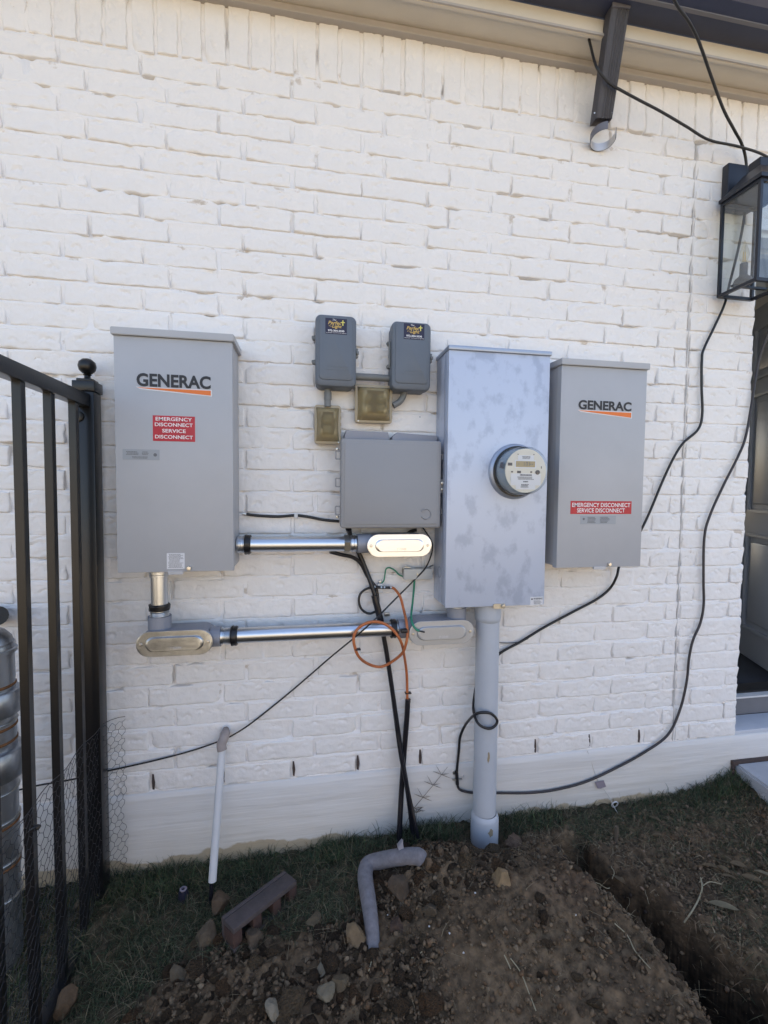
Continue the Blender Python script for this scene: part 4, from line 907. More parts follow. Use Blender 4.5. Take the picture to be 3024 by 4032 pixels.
cable('ground_wire', [(1632, 2280, .02), (1629, 2320), (1624, 2370, .04), (1618, 2420, .09), (1622, 2452, .13), (1636, 2476, .145), (1650, 2484, .146)], .0040, M['green'], 'longer green ground wire running down to the dull cover plate', d=.02)
o = bpy.data.objects['ground_wire.001']; MB().tube([at(1649, 2484, .146), at(1672, 2489, .146)], .0028, 8).build('bare_tip', M['cable'], o, smooth=60)
cn = empty('coax_splitter', at(1500, 2315, .02), 'small coax ground block at the head of the orange cable', 'connector')
p, q = at(1462, 2312, .026), at(1542, 2314, .026); MB().tube([p, q], .0052, 10).build('barrel', M['cable'], cn, smooth=40)
for t in (.12, .45, .60, .92): r_ = p.lerp(q, t); MB().tube([r_, r_ + (q - p) * .07], .0066, 8).build('nut', M['screw'], cn, smooth=20)
MB().box(at(1487, 2335, .02), at(1507, 2295, .006), .002).build('bracket', M['white_plastic'], cn)
MB().lathe([(0, .008), (.004, .007), (.005, 0)], at(1496, 2290, .008), (0, -1, 0), 10).build('screw', M['screw'], cn)
cable('orange_cable', [(1540, 2313, .026), (1556, 2322, .03), (1574, 2350), (1590, 2400), (1598, 2450, .12), (1602, 2500, .135), (1598, 2540, .135), (1582, 2574, .11), (1545, 2606, .06), (1500, 2626, .05), (1455, 2618, .06), (1415, 2585, .12), (1394, 2540, .135), (1394, 2498, .135), (1420, 2466, .135), (1462, 2449, .135), (1510, 2454, .135), (1552, 2484, .135), (1580, 2530, .13), (1594, 2590, .06), (1602, 2660, .025), (1604, 2760, .02)], .0052, M['orange'], 'orange cable looped over the lower zinc conduit', d=.06)
oc = bpy.data.objects['orange_cable']
for px, py in ((1408, 2556), (1606, 2728)): MB().box(at(px - 9, py + 7, .145 if py < 2600 else .03), at(px + 10, py - 7, .120 if py < 2600 else .008), .002).build('cable_clip', M['cable'], oc)
p = at(1593, 2487, .148); MB().box(p + Vector((-.012, 0, -.006)), p + Vector((.012, .02, .006)), .002).build('cable_clip', M['cable'], oc)
cable('black_cable', [(1466, 2312, .026), (1440, 2320), (1420, 2338), (1413, 2366), (1420, 2392), (1438, 2410), (1458, 2416), (1478, 2408)], .0045, M['cable'], 'black cable looped left of the coax ground block', 'black cables on the brick wall', d=.02)
cable('black_cable', [(958, 2022), (1000, 2029), (1050, 2032), (1100, 2033), (1165, 2030), (1215, 2036), (1270, 2046), (1335, 2053)], .0052, M['cable'], 'short black coax running from the wall beside the left switch box to the telecom box', 'black cables on the brick wall')
o = bpy.data.objects['black_cable.001']; MB().box(at(1158, 2041, .02), at(1173, 2022, .002), .002).build('cable_clip', M['white_plastic'], o); MB().tube([at(955, 2021, .012), at(970, 2025, .012)], .0058, 10).build('connector', M['screw'], o)
cable('thin_cable', [(1665, 2078, .05), (1690, 2115, .02), (1702, 2150), (1696, 2190), (1672, 2240, .045), (1625, 2290, .04), (1540, 2376, .07), (1480, 2437, .12), (1400, 2505, .12), (1300, 2592, .03), (1200, 2677), (1100, 2760), (1000, 2839), (940, 2880, .02), (880, 2912, .022), (760, 2953), (600, 2995), (410, 3038), (280, 3070, .03), (140, 3095, .08), (0, 3130, .1)], .0028, M['cable'], 'thin black cable running diagonally down behind the white drain pipe', 'black cables on the brick wall', d=.012)
cable('ground_cable', [(1375, 2085, .05), (1382, 2120, .02), (1412, 2180), (1440, 2240), (1462, 2300, .03), (1486, 2380, .035), (1502, 2460, .03), (1520, 2560, .03), (1540, 2690, .03), (1562, 2840, .035), (1585, 2990, .04), (1605, 3120, .05), (1622, 3260, .06), (1634, 3350, .09), (1640, 3420, .10)], .0088, M['sleeve'], 'thick black cable descending into the ground, with the leaning bundle', 'black cables going into the ground', d=.02)
cable('ground_cable', [(1300, 2172, .06), (1340, 2183, .05), (1390, 2198, .03), (1420, 2222), (1447, 2270), (1478, 2312), (1487, 2350), (1490, 2405, .03), (1512, 2500, .02), (1533, 2640, .03), (1556, 2820, .03), (1580, 2990, .05), (1612, 3140, .06), (1640, 3270, .09), (1655, 3350, .1), (1662, 3400, .11)], .0072, M['sleeve'], 'thinner black cable beside the thick one, passing behind the lower conduit', 'black cables going into the ground', d=.018)
tag(MB().tube([at(1474, 2345, .04), at(1488, 2400, .042), at(1503, 2462, .040)], .0125, 12).build('cable_sleeve', M['sleeve'], smooth=60), 'black sleeve around the cables above the lower conduit', 'cable sleeve')
cable('ground_cable', [(1606, 2755, .022), (1602, 2830), (1592, 2960), (1582, 3100, .03), (1576, 3220, .05), (1572, 3320, .07), (1570, 3370, .08)], .0105, M['sleeve'], 'black sleeved cable carrying the orange cable into the ground', 'black cables going into the ground', d=.022)
MB().tube([at(1607, 2752, .022), at(1606, 2766, .022)], .0102, 12).build('sleeve_mouth', M['cable_grey'], bpy.data.objects['ground_cable.002'], smooth=60)
cable('cable_tail', [(1365, 2082, .05), (1373, 2100, .03), (1384, 2120, .03)], .005, M['cable'], 'pair of short black cable tails below the telecom box', d=.03)
cable('cable_tail', [(1595, 2112, .03), (1615, 2095, .02), (1640, 2086, .03)], .0065, M['cable'], 'frayed black tape tail above the brightest cover plate', d=.02)
cable('service_cable', [(2630, -60, .32), (2665, 20, .28), (2710, 80, .25), (2742, 140, .22), (2765, 200, .19), (2800, 300, .14), (2848, 430, .10), (2890, 510, .08), (2922, 570, .05), (2938, 640, .03), (2940, 740, .03), (2930, 860, .02), (2905, 990, .02), (2872, 1120, .02), (2852, 1200, .02), (2810, 1290), (2772, 1375), (2764, 1420), (2763, 1520), (2765, 1630), (2748, 1690), (2692, 1745), (2655, 1800), (2612, 1885), (2570, 1985), (2548, 2040), (2520, 2095), (2480, 2160), (2440, 2225, .03), (2428, 2268, .04), (2402, 2318), (2350, 2360), (2250, 2412), (2140, 2470), (2050, 2526), (1965, 2577), (1920, 2640, .008), (1880, 2690, .01), (1866, 2750, .03), (1865, 2800, .09), (1882, 2848, .14), (1915, 2869, .145), (1945, 2862, .145), (1956, 2836, .145), (1936, 2812, .145), (1900, 2806, .145), (1868, 2815, .12), (1835, 2850, .04), (1812, 2900, .02), (1805, 2960), (1798, 3040)], .0052, M['cable'], 'long black service cable from the eave past the lantern, looping at the plastic riser', 'black cables on the brick wall', d=.014)
cable('service_cable', [(1800, 3085), (1808, 3106), (1830, 3116), (1870, 3122), (1960, 3122, .012), (2080, 3122), (2180, 3112), (2300, 3080), (2420, 3026), (2540, 2962), (2630, 2890), (2678, 2790), (2703, 2680), (2712, 2590), (2728, 2520), (2758, 2455), (2770, 2380), (2770, 2280), (2772, 2120), (2795, 2030), (2850, 1910), (2905, 1800), (2935, 1720), (2960, 1590), (2985, 1440), (3010, 1350, .03), (3060, 1220, .06)], .0050, M['cable_grey'], 'long sagging dark cable from the doorway round to the connector left of the riser', 'black cables on the brick wall', d=.014)
cable('eave_cable', [(2316, 142, .10), (2328, 190, .10), (2340, 240, .115), (2358, 280, .125), (2400, 325, .12), (2450, 358, .11), (2520, 396, .10), (2600, 438, .09), (2700, 498, .08), (2790, 550, .07), (2900, 574, .06), (2990, 602, .05), (3060, 640, .04)], .0046, M['cable'], 'black cable sagging from the soffit in front of the downspout to the lantern', 'black cables on the brick wall')
MB().tube([at(2315, 138, .10), at(2328, 190, .10), at(2331, 203, .10)], .0030, 8).build('bare_end', M['clear_wire'], bpy.data.objects['eave_cable'], smooth=60)
cb = empty('cable_bracket', at(1798, 3062, .0), 'small metal coax connector bracket left of the riser, low on the wall', 'connector')
MB().tube([at(1797, 3036, .016), at(1801, 3088, .016)], .0068, 10).build('barrel', M['cable'], cb, smooth=40)
mb = MB(); mb.box(at(1782, 3075, .020), at(1818, 3062, .010), .001); mb.box(at(1784, 3050, .012), at(1789, 3035, .004)); mb.build('clamp', M['steel_dull'], cb)
MB().lathe([(0, .006), (.004, .005), (.005, 0)], at(1823, 3055, .004), (0, -1, 0), 10).build('screw', M['white_plastic'], cb)
cable('thin_cable', [(1958, 2530, .008), (2000, 2532), (2045, 2530), (2080, 2515)], .0016, M['cable'], 'thinnest black wire crossing behind the riser below the meter cabinet', 'black cables on the brick wall', d=.008)
for px, py, lb in ((1523, 2418, 'small bare metal clip on the wall left of the orange cable'),):
    tag(MB().box(at(px - 9, py + 9, .010), at(px + 9, py - 8, -.001), .001).build('wall_clip', M['steel_dull']), lb, 'clip')
for px, py, lb in ((1653, 1642, 'lone screw anchor in the brick above the telecom box'), (1657, 2407, 'lone screw anchor in the brick right of the orange cable')):
    tag(MB().lathe([(0, .003), (.003, .0025), (.0055, .001), (.0055, 0)], at(px, py, .002), (0, -1, 0), 10).build('wall_anchor', M['cover_dull']), lb, 'screw')
pb = MB().tube([at(-30, 2425, .0), at(-12, 2425, .09)], .030, 18).build('capped_pipe', M['rubber'], smooth=50); tag(pb, 'black round pipe cap on the wall at the left edge', 'pipe cap')

# ------------------------------------------------------------------ iron fence
fence = empty('iron_fence', (-.675, -.06, 0), 'black iron fence running out from the wall at the left', 'fence')
FX = -.678
MB().box((FX - .0285, -.087, -.12), (FX + .0285, -.030, 1.690), .003).build('post', M['black_metal'], fence)
cap_ = MB(); cap_.box((FX - .0325, -.0915, 1.690), (FX + .0325, -.0255, 1.722), .002); cap_.box((FX - .024, -.083, 1.7215), (FX + .024, -.034, 1.731), .003); cp = cap_.build('post_cap', M['black_metal'], fence)
MB().lathe([(.016, 0), (.010, .004), (.0085, .012), (.013, .016), (.009, .018), (.015, .021), (.0235, .030), (.0265, .043), (.0235, .056), (.014, .065), (0, .069)], (FX, -.0585, 1.7305), n=24).build('ball_finial', M['black_metal'], cp, smooth=50)
MB().box((FX - .019, -1.30, 1.640), (FX + .019, -.0875, 1.680), .002).build('top_rail', M['black_metal'], fence)
MB().box((FX - .017, -1.30, -.066), (FX + .017, -.0875, -.031), .002).build('bottom_rail', M['black_metal'], fence)
for k in range(8):
    y = -.157 - .1385 * k
    MB().box((FX - .0105, y - .0105, -.066), (FX + .0105, y + .0105, 1.641), .001, 1).build('picket', M['black_metal'], fence)
mb = MB(); mb.prism([(FX - .022 + .022 * math.cos(k * .524), 1.610 + .018 * math.sin(k * .524)) for k in range(12)], -.0875, -.092, .001)
mb.lathe([(0, .005), (.004, .004), (.005, 0)], (FX - .026, -.092, 1.612), (0, -1, 0), 8); mb.build('rail_bracket', M['black_metal'], fence)
# chicken wire along the fence, curling round the post on to the wall
def wire_pt(s, z):
    """s metres along the netting from its free end at the wall"""
    k = .006 * math.sin(s * 31 + z * 17) + .004 * math.sin(z * 43)
    if s < .09: return Vector((-.600 - .055 * s / .09 - .004 * math.sin(z * 30), -.018 - .05 * (s / .09) ** 1.5 + k, z))
    return Vector((-.655 + k * .6, -.068 - (s - .09), z))
V_, F_ = [], []
def wseg(p, q, r=.00075):
    d = (q - p).normalized(); u = d.orthogonal().normalized(); v = d.cross(u); n = len(V_)
    for b_ in (p, q):
        for k in range(3): V_.append(b_ + (u * math.cos(k * 2.094) + v * math.sin(k * 2.094)) * r)
    for k in range(3): F_.append((n + k, n + (k + 1) % 3, n + 3 + (k + 1) % 3, n + 3 + k))
cw, chh = .027, .0215
for i in range(-1, 40):
    for j in range(0, 28):
        s = i * cw + (cw / 2 if j % 2 else 0); z = .03 + j * chh
        if z > .585 or s < -.001: continue
        jt = lambda a, b: Vector((0, 0, .003 * math.sin(a * 57 + b * 91)))
        A = wire_pt(s, z) + jt(s, z); B_ = wire_pt(s, z + chh * .55) + jt(s, z)
        wseg(A, B_)
        if z + chh < .60:
            wseg(B_, wire_pt(s + cw / 2, z + chh) + jt(s + cw / 2, z + chh))
            if s - cw / 2 > -.002: wseg(B_, wire_pt(s - cw / 2, z + chh) + jt(s - cw / 2, z + chh))
cwire = empty('chicken_wire', (-.62, -.03, .03), 'hexagonal chicken wire netting tied along the foot of the iron fence', 'wire netting')
o = raw('netting', np.array([tuple(v - cwire.location) for v in V_]), np.array(F_), M['wire'], cwire); o['kind'] = 'stuff'
mb = MB(); mb.tube([wire_pt(.0 + k * .03, .598 + .003 * math.sin(k)) for k in range(36)], .0011, 4); mb.build('edge_wire', M['wire'], cwire)
mb = MB(); p = Vector((-.664, -.44, .52)); mb.lathe([(.004, -.012), (.008, -.004), (.007, .006), (.003, .012)], p, (1, .2, .3), 7); mb.build('tie', M['rubber'], cwire)

# ------------------------------------------------------------------ galvanised riser at the left edge
RX, RY = -.895, -.205
ri = empty('pipe_riser', (RX, RY, 0), 'fat galvanised riser pipe with rusty rings behind the fence', 'pipe')
MB().tube([(RX, RY, -.15), (RX, RY, .93)], .060, 36).build('pipe', M['riser'], ri, smooth=60)
zc = at(40, 2560, .2).z
MB().lathe([(0, .072), (.018, .070), (.038, .060), (.054, .040), (.061, .015), (.062, .008), (.067, .006), (.067, -.004), (.061, -.005)], (RX, RY, zc), n=36).build('dome_cap', M['riser'], ri, smooth=50)
def collar(py, h, r, name='collar', m='riser', w_=None):
    z = at(80, py, .2).z; MB().lathe([(.058, h / 2), (r - .003, h / 2), (r, h / 2 - .003), (r, -h / 2 + .003), (r - .003, -h / 2), (.058, -h / 2)], (RX, RY, z), n=36).build(name, M[m], ri, smooth=50)
collar(2755, .072, .073); collar(2990, .085, .078)
for py in (2690, 2850, 2905, 3225, 3385): collar(py, .010, .0625, 'rust_ring', 'rust')
for py in (2715, 2830, 3095, 3205, 3365, 3505): collar(py, .007, .0645, 'ring', 'steel_dull')
MB().lathe([(0, .028), (.012, .026), (.016, .018), (.016, 0)], (RX + .018, RY - .072, at(10, 3000, .2).z - .012), (.25, -1, .0), 4).build('square_plug', M['clear_wire'], ri, smooth=20)

# ------------------------------------------------------------------ things lying on the ground
def on(px, py, dz=0.0):
    """the spot of the ground the photo shows at a pixel"""
    v = RC @ Vector(((px - 1512) / F_PX, 1, -(py - 2016) / F_PX)); t = np.arange(.8, 2.6, .004)
    X_, Y_, Z_ = CAM.x + v.x * t, CAM.y + v.y * t, CAM.z + v.z * t; hit = np.nonzero(Z_ < gh(X_, Y_))[0]; k = hit[0] if len(hit) else -1
    y = min(float(Y_[k]), -.004); return Vector((float(X_[k]), y, ghs(float(X_[k]), y) + dz))
# half-buried cored brick
A, B_, D_ = Vector((-.239, -.290, 0)), Vector((-.053, -.142, 0)), Vector((-.206, -.343, 0))
ux = (B_ - A).normalized(); uy = Vector((ux.y, -ux.x, 0)); Ln = .235
MBk = Matrix((ux, uy, Vector((0, 0, 1)))).transposed().to_4x4(); MBk = MBk @ Matrix.Rotation(math.radians(3), 4, 'X'); MBk.translation = Vector((A.x, A.y, .008))
bk = empty('loose_brick', (A + B_) / 2, 'old cored red brick lying in the grass left of the grey foam tube', 'brick')
z0_, z1_ = -.012, .066
mb = MB(); mb.box((0, 0, z0_ + .0), (Ln, .016, z1_ - .0), .003, M=MBk); mb.box((0, .0165, z1_ - .017), (Ln, .070, z1_), .003, M=MBk); mb.box((0, .0165, z0_), (Ln, .070, z0_ + .017), .003, M=MBk)
mb.build('shell', M['redbrick'], bk)
for u in (0, .29, .60, .87):
    mb = MB(); mb.box((Ln * u, .0166, z0_ + .0172), (Ln * u + .030, .069, z1_ - .0172), .002, M=MBk); mb.build('web', M['redcore'], bk)
# L-shaped pipe foam
pts = [on(1660, 3400, .012), on(1640, 3402, .026), on(1560, 3415, .034), on(1490, 3430, .034), on(1452, 3442, .034), on(1440, 3462, .034), on(1438, 3500, .032), on(1450, 3580, .028), on(1462, 3660, .020), on(1474, 3760, -.015)]
sp_ = spline(pts, 5); fo = tag(MB().tube(sp_, [.026 * (1 - .25 * max(0, (i / len(sp_) - .7) / .3)) for i in range(len(sp_))], 16).build('foam_tube', M['insul'], smooth=60), 'pale grey foam pipe tube bent in an L at the edge of the dirt heap', 'foam tube')
mb = MB(); q = on(1575, 3400, .058)
for k in range(5): mb.prism([(q.x - .01 + .012 * random.random(), q.z - .015), (q.x + .012, q.z - .01 + .01 * random.random()), (q.x + .01 * random.random(), q.z + .030), (q.x - .012, q.z + .012)], q.y - .004 * k, q.y - .004 * k - .0006)
tag(mb.build('plastic_scrap', M['plastic_scrap'], smooth=0), 'crumpled clear plastic scrap caught on the grey foam tube', 'plastic scrap')
# rocks and clods
def clod_mesh(seed, sub=2):
    bm = bmesh.new(); bmesh.ops.create_icosphere(bm, subdivisions=sub, radius=1); r = random.Random(seed)
    pl = [(Vector((r.gauss(0, 1), r.gauss(0, 1), r.gauss(0, 1))).normalized(), r.uniform(.48, .86)) for _ in range(13)]
    for v in bm.verts:
        c = v.co
        for n_v, h_ in pl:
            k = c.dot(n_v)
            if k > h_: c = c - n_v * (k - h_) * .97
        v.co = c * (1 + .22 * (vnS(c.x * 3 + seed, c.y * 3 + c.z * 2.3, 3) - .5) + .13 * (vnS(c.x * 8 + seed, c.y * 8 + c.z * 6, 5) - .5))
    V = np.array([v.co[:] for v in bm.verts]); Fc = np.array([[v.index for v in f.verts] for f in bm.faces]); bm.free(); return V, Fc
def vnS(x, y, s): return float(vn(x, y, s))
CL = [clod_mesh(s, 3) for s in range(8)]; CS = [clod_mesh(s + 20, 3) for s in range(9)]; CT = [clod_mesh(s + 40, 1) for s in range(6)]
def rotm(r): q = Quaternion((r.gauss(0, 1), r.gauss(0, 1), r.gauss(0, 1), r.gauss(0, 1))); q.normalize(); return np.array(q.to_matrix())
RR = random.Random(5)
soilc = [(.095, .066, .042), (.115, .082, .052), (.15, .11, .07), (.08, .056, .037), (.12, .075, .044)]
cmats = {}
def clodmat(c, unit=False):
    if (c, unit) not in cmats: cmats[(c, unit)] = mat('clod_soil', c, .95, var=.35, vscale=1.6 if unit else 45, bump=.07 if unit else .004, bscale=4.5 if unit else 110, spec=.2)
    return cmats[(c, unit)]
def rock(name, p, sz, col, label, cat='rock', group=None, V=None, sink=.18):
    Vv, Ff = V or RR.choice(CL); R = rotm(RR) if V is None else np.eye(3)
    W_ = (Vv * np.array(sz)) @ R.T if V is None else Vv * np.array(sz)
    o = raw(name, W_, Ff, clodmat(col), smooth=True); o.data.set_sharp_from_angle(angle=math.radians(28)); o.location = (p.x, p.y, p.z + max(sz) * (1 - 2 * sink) * .6)
    return tag(o, label, cat, group)
def R3(px, py, r, asp=(1, 1, .8), dz=0): p = on(px, py, dz); return p, (r * asp[0], r * asp[1], r * asp[2])
for px, py, r, asp, col, lb in (
    (1975, 3470, .046, (1.05, .9, .9), (.27, .19, .11), 'pale tan stone sitting on the dirt mound in front of the plastic riser'),
    (1395, 3705, .048, (.85, .9, 1.15), (.20, .145, .09), 'tall brown stone standing at the lower left end of the foam tube'),
    (1568, 3520, .050, (1.1, 1, .8), (.095, .07, .05), 'big dark clod inside the bend of the foam tube'),
    (1690, 3425, .034, (.8, .8, 1.1), (.14, .095, .06), 'reddish clod beside the upper end of the foam tube'),
    (870, 3580, .050, (1.2, .8, .8), (.125, .085, .055), 'brown clod leaning on the left end of the loose brick'),
    (812, 3705, .052, (.8, 1.1, .8), (.13, .10, .07), 'long grey-brown clod left of the loose brick'),
    (1690, 3600, .036, (.7, 1, .8), (.10, .078, .055), 'dark clod below the reddish one on the heap'),
    (2025, 3335, .046, (1.0, .7, .9), (.15, .10, .07), 'leaning brown clod right against the plastic riser'),
    (1830, 3370, .038, (.9, .8, 1), (.14, .095, .06), 'brown clod left of the foot of the plastic riser'),
    (1735, 3365, .028, (1, .8, .9), (.11, .08, .055), 'small clod at the edge of the grass above the heap'),
    (1665, 3388, .034, (1, .9, .9), (.12, .085, .055), 'crumbly clod covering the upper end of the foam tube'),
    (1610, 3455, .024, (1, .9, .8), (.14, .10, .065), 'small clod tucked under the upper arm of the foam tube'),
    (1238, 3640, .036, (.8, .6, 1), (.13, .10, .065), 'flat upright brown clod right of the loose brick in the grass'),
    (1262, 3830, .028, (1.0, .5, .9), (.22, .19, .14), 'pale triangular stone chip in the rocky dirt'),
    (1290, 3920, .036, (1.0, .6, .9), (.20, .17, .12), 'pale flat stone near the bottom centre-left'),
    (250, 3990, .056, (1.1, .8, .8), (.12, .08, .05), 'rusty brown stone at the foot of the second picket'),
    (1080, 4000, .036, (1, .8, .8), (.24, .21, .16), 'pale round stone at the bottom edge'),
    (700, 3850, .040, (1.2, .8, .7), (.11, .09, .065), 'long clod lying at the grass edge on the left'),
    (1000, 3720, .040, (1.2, .8, .9), (.115, .085, .06), 'brown clod below the near end of the loose brick'),
    (1340, 3890, .034, (.7, .9, 1), (.13, .10, .065), 'brown stone between the pale chip and the standing stone'),
    (1560, 3660, .034, (.9, .9, .9), (.09, .06, .045), 'dark red-brown clod low in the bend of the foam tube')):
    p, sz = R3(px, py, r * .82, asp); rock('soil_clod' if 'clod' in lb else 'stone', p, sz, col, lb, 'clod' if 'clod' in lb else 'stone')
# the many middle-sized clods of the heaps: countable, but alike
occ = []
def scatter(n, x0, x1, d0, d1, r0, r1, label, group, test):
    k = 0; tries = 0
    while k < n and tries < n * 60:
        tries += 1; x = RR.uniform(x0, x1); d = RR.uniform(d0, d1)
        if not test(x, d): continue
        r = r0 + (r1 - r0) * RR.random() ** 1.8
        if any((x - a) ** 2 + (d - b) ** 2 < (.8 * (r + c)) ** 2 for a, b, c in occ): continue
        px, py = project((x, -d, ghs(x, -d)))
        if not (-40 < px < 3060 and py < 4070): continue
        occ.append((x, d, r)); Vv, Ff = RR.choice(CS); key = (id(Vv), 'm')
        if key not in bank:
            me = raw('soil_clod_tmp', Vv, Ff, clodmat(RR.choice(soilc)), smooth=True); me.data.set_sharp_from_angle(angle=math.radians(28)); bank[key] = me.data; bpy.data.objects.remove(me)
        me = bank[key]; o = bpy.data.objects.new('soil_clod', me); COL.objects.link(o)
        if RR.random() < .8: pass
        o.location = (x, -d, ghs(x, -d) + r * .25); o.scale = (r * RR.uniform(.8, 1.3), r * RR.uniform(.7, 1.1), r * RR.uniform(.55, .9)); o.rotation_euler = (RR.uniform(-.5, .5), RR.uniform(-.5, .5), RR.uniform(0, 6.28))
        o.material_slots[0].link = 'OBJECT'; ci = RR.randrange(len(soilc)); o.material_slots[0].material = clodmat(soilc[ci], True)
        hue = ('brown', 'plain brown', 'pale tan', 'dark', 'reddish')[ci]; size = 'large' if r > .026 else 'middle-sized' if r > .018 else 'small'
        if group.startswith('clods in the rocky'): zone = 'at the left grass edge of the rocky heap' if x < -.28 else 'in front of the loose brick' if x < -.08 and d < .46 else 'left of the lower end of the foam tube' if d < .46 else 'at the bottom edge, left part of the rocky heap' if x < -.05 else 'at the bottom edge, right part of the rocky heap'
        elif group.startswith('clods in the heap'): zone = 'just right of the lower arm of the foam tube' if x < .34 else 'on the crest between foam tube and riser' if d < .24 else 'on the front slope below the foam tube end'
        else: zone = 'on the spoil near the riser' if d < .4 else 'on the front lip of the trench'
        tag(o, f'{size} {hue} dirt clod {zone}', 'clod', group); k += 1
tr_c = lambda d: 1.07 + .39 * (min(max(d, .1), 1.4) - .42)
inL = lambda x, d: (x > -.36 - .9 * (d - .33) if d > .30 else False) and not (x > .19 and d < .44)
inI = lambda x, d: x > .235 + .0 * d and (x - .46) ** 2 / .08 + (d - .25) ** 2 / .020 < 1
inT = lambda x, d: x < tr_c(d) - .06 and x > .62
scatter(170, -.6, .35, .29, .72, .014, .042, 'brown dirt clod in the rocky heap left of the foam tube', 'clods in the rocky heap on the left', inL)
scatter(78, .22, .80, .08, .42, .012, .040, 'dark dirt clod in the crumbled heap inside the foam tube bend', 'clods in the heap inside the foam tube bend', inI)
scatter(40, .62, 1.1, .12, .95, .010, .026, 'small clod on the spoil between the riser and the trench', 'clods along the left lip of the trench', inT)
# crumbs and pebbles nobody could count
V_, F_, C_, off = [], [], [], 0
def crumbs(n, x0, x1, d0, d1, r0, r1, test, cols, bank_, flat=.7):
    global off
    for _ in range(n):
        x = RR.uniform(x0, x1); d = RR.uniform(d0, d1)
        if not test(x, d): continue
        r = r0 + (r1 - r0) * RR.random() ** 4.5; Vv, Ff = RR.choice(bank_); R = rotm(RR)
        W_ = (Vv * (r, r * RR.uniform(.6, 1), r * RR.uniform(.5, .9))) @ R.T + (x, -d, ghs(x, -d) + r * .35 + .004)
        V_.append(W_); F_.append(Ff + off); off += len(W_); c = np.array(RR.choice(cols)) * RR.uniform(.75, 1.35); C_.append(np.tile(c, (len(W_), 1)))
allc = soilc[:2] + soilc[:2] + soilc + [(.14, .105, .07)]
crumbs(7000, -.7, .4, .28, .85, .003, .014, inL, allc, CT)
crumbs(3200, .2, .8, .10, .45, .003, .012, inI, allc, CT)
crumbs(8500, .25, 1.15, .15, 1.0, .0016, .0125, lambda x, d: x < tr_c(d) - .05, allc, CT)
crumbs(8000, 1.15, 2.0, .04, 1.0, .002, .014, lambda x, d: x > tr_c(d) + .06, allc + [(.2, .14, .1)], CT)
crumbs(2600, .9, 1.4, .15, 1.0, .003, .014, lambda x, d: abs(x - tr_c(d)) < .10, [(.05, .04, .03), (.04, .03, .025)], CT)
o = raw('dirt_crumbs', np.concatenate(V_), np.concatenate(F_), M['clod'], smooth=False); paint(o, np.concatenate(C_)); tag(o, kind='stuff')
# small white shell chips
for k, (px, py, wh) in enumerate(((2265, 3614, 'beside the trench lip'), (1690, 3660, 'low on the heap'), (1825, 3765, 'on the smooth dirt'), (1770, 3685, 'above the smooth dirt'), (1870, 3522, 'below the tan stone on the mound'), (1527, 3610, 'inside the foam tube bend'), (1895, 3400, 'at the riser foot'))):
    p = on(px, py, .006); Vv, Ff = CT[k % 6]; o = raw('shell_chip', Vv * (.0045, .004, .003), Ff, M['white_plastic'], smooth=True); o.location = p; tag(o, 'tiny white shell chip ' + wh, 'shell')

# blades: green turf, pale straw, dry roots
tr_v = lambda d: 1.07 + .39 * (np.clip(d, .1, 1.4) - .42)
def blades(name, n, region, cols, h0, h1, wd, lean, kind='grass', yb=None):
    r = np.random.default_rng(abs(hash(name)) % 1000 if 0 else len(name) * 7 + n); x0, x1, d0, d1 = region
    x = r.uniform(x0, x1, n * 3); d = r.uniform(d0, d1, n * 3)
    keep = r.random(n * 3) < (yb(x, d) if yb else density(x, -d)); x = x[keep][:n]; d = d[keep][:n]; n = len(x)
    z = gh(x, -d) - .004; h = r.uniform(h0, h1, n) * (.6 + .8 * r.random(n)); a = r.uniform(0, 2 * np.pi, n); l = r.uniform(.2, 1, n) * lean
    dx, dy = np.cos(a), np.sin(a); b = r.uniform(0, 2 * np.pi, n); wx, wy = np.cos(b) * wd, np.sin(b) * wd
    P = []
    for t, wf in ((0, 1), (.45, .8), (.8, .5), (1, .06)):
        cx = x + dx * l * h * t * t; cy = -d + dy * l * h * t * t; cz = z + h * t * (1 - .45 * l * t)
        cy = np.minimum(cy, -.006)
        P.append(np.stack([cx - wx * wf, cy - wy * wf, cz], 1)); P.append(np.stack([cx + wx * wf, cy + wy * wf, cz], 1))
    V = np.stack(P, 1).reshape(-1, 3); i = np.arange(n)[:, None] * 8
    Fc = np.concatenate([i + np.array([[0, 1, 3, 2]]), i + np.array([[2, 3, 5, 4]]), i + np.array([[4, 5, 7, 6]])])
    o = raw(name, V, Fc, M['grass'], smooth=True)
    C = np.array(cols)[r.integers(0, len(cols), n)] * r.uniform(.6, 1.35, (n, 1)); paint(o, np.repeat(C, 8, 0)); return tag(o, kind='stuff')
gr = [(.040, .062, .030), (.030, .048, .026), (.062, .080, .042), (.09, .088, .052), (.17, .14, .09)]
st_ = [(.20, .16, .10), (.15, .12, .075), (.26, .215, .14), (.09, .07, .045)]
blades('grass', 42000, (-1.2, 2.0, .004, .8), gr, .016, .052, .0011, 1.8)
blades('tall_grass', 6500, (-1.1, 1.95, .006, .10), [(.045, .075, .034), (.032, .056, .030), (.07, .10, .045), (.09, .10, .06), (.14, .12, .075)], .028, .075, .0012, 1.0, yb=lambda x, d: np.clip(fbm(x, x * 0, 6, 3, 8) * 1.6 + .25, .03, 1) * np.where((x > .60) & (x < .78), 0, 1))
blades('leaf_litter', 9000, (1.0, 2.0, .03, 1.0), [(.16, .11, .07), (.22, .16, .10), (.10, .07, .045), (.28, .22, .14), (.07, .06, .04)], .010, .026, .0026, 3.2, yb=lambda x, d: np.clip((x - tr_v(d) - .10) / .05, 0, 1) * .8)
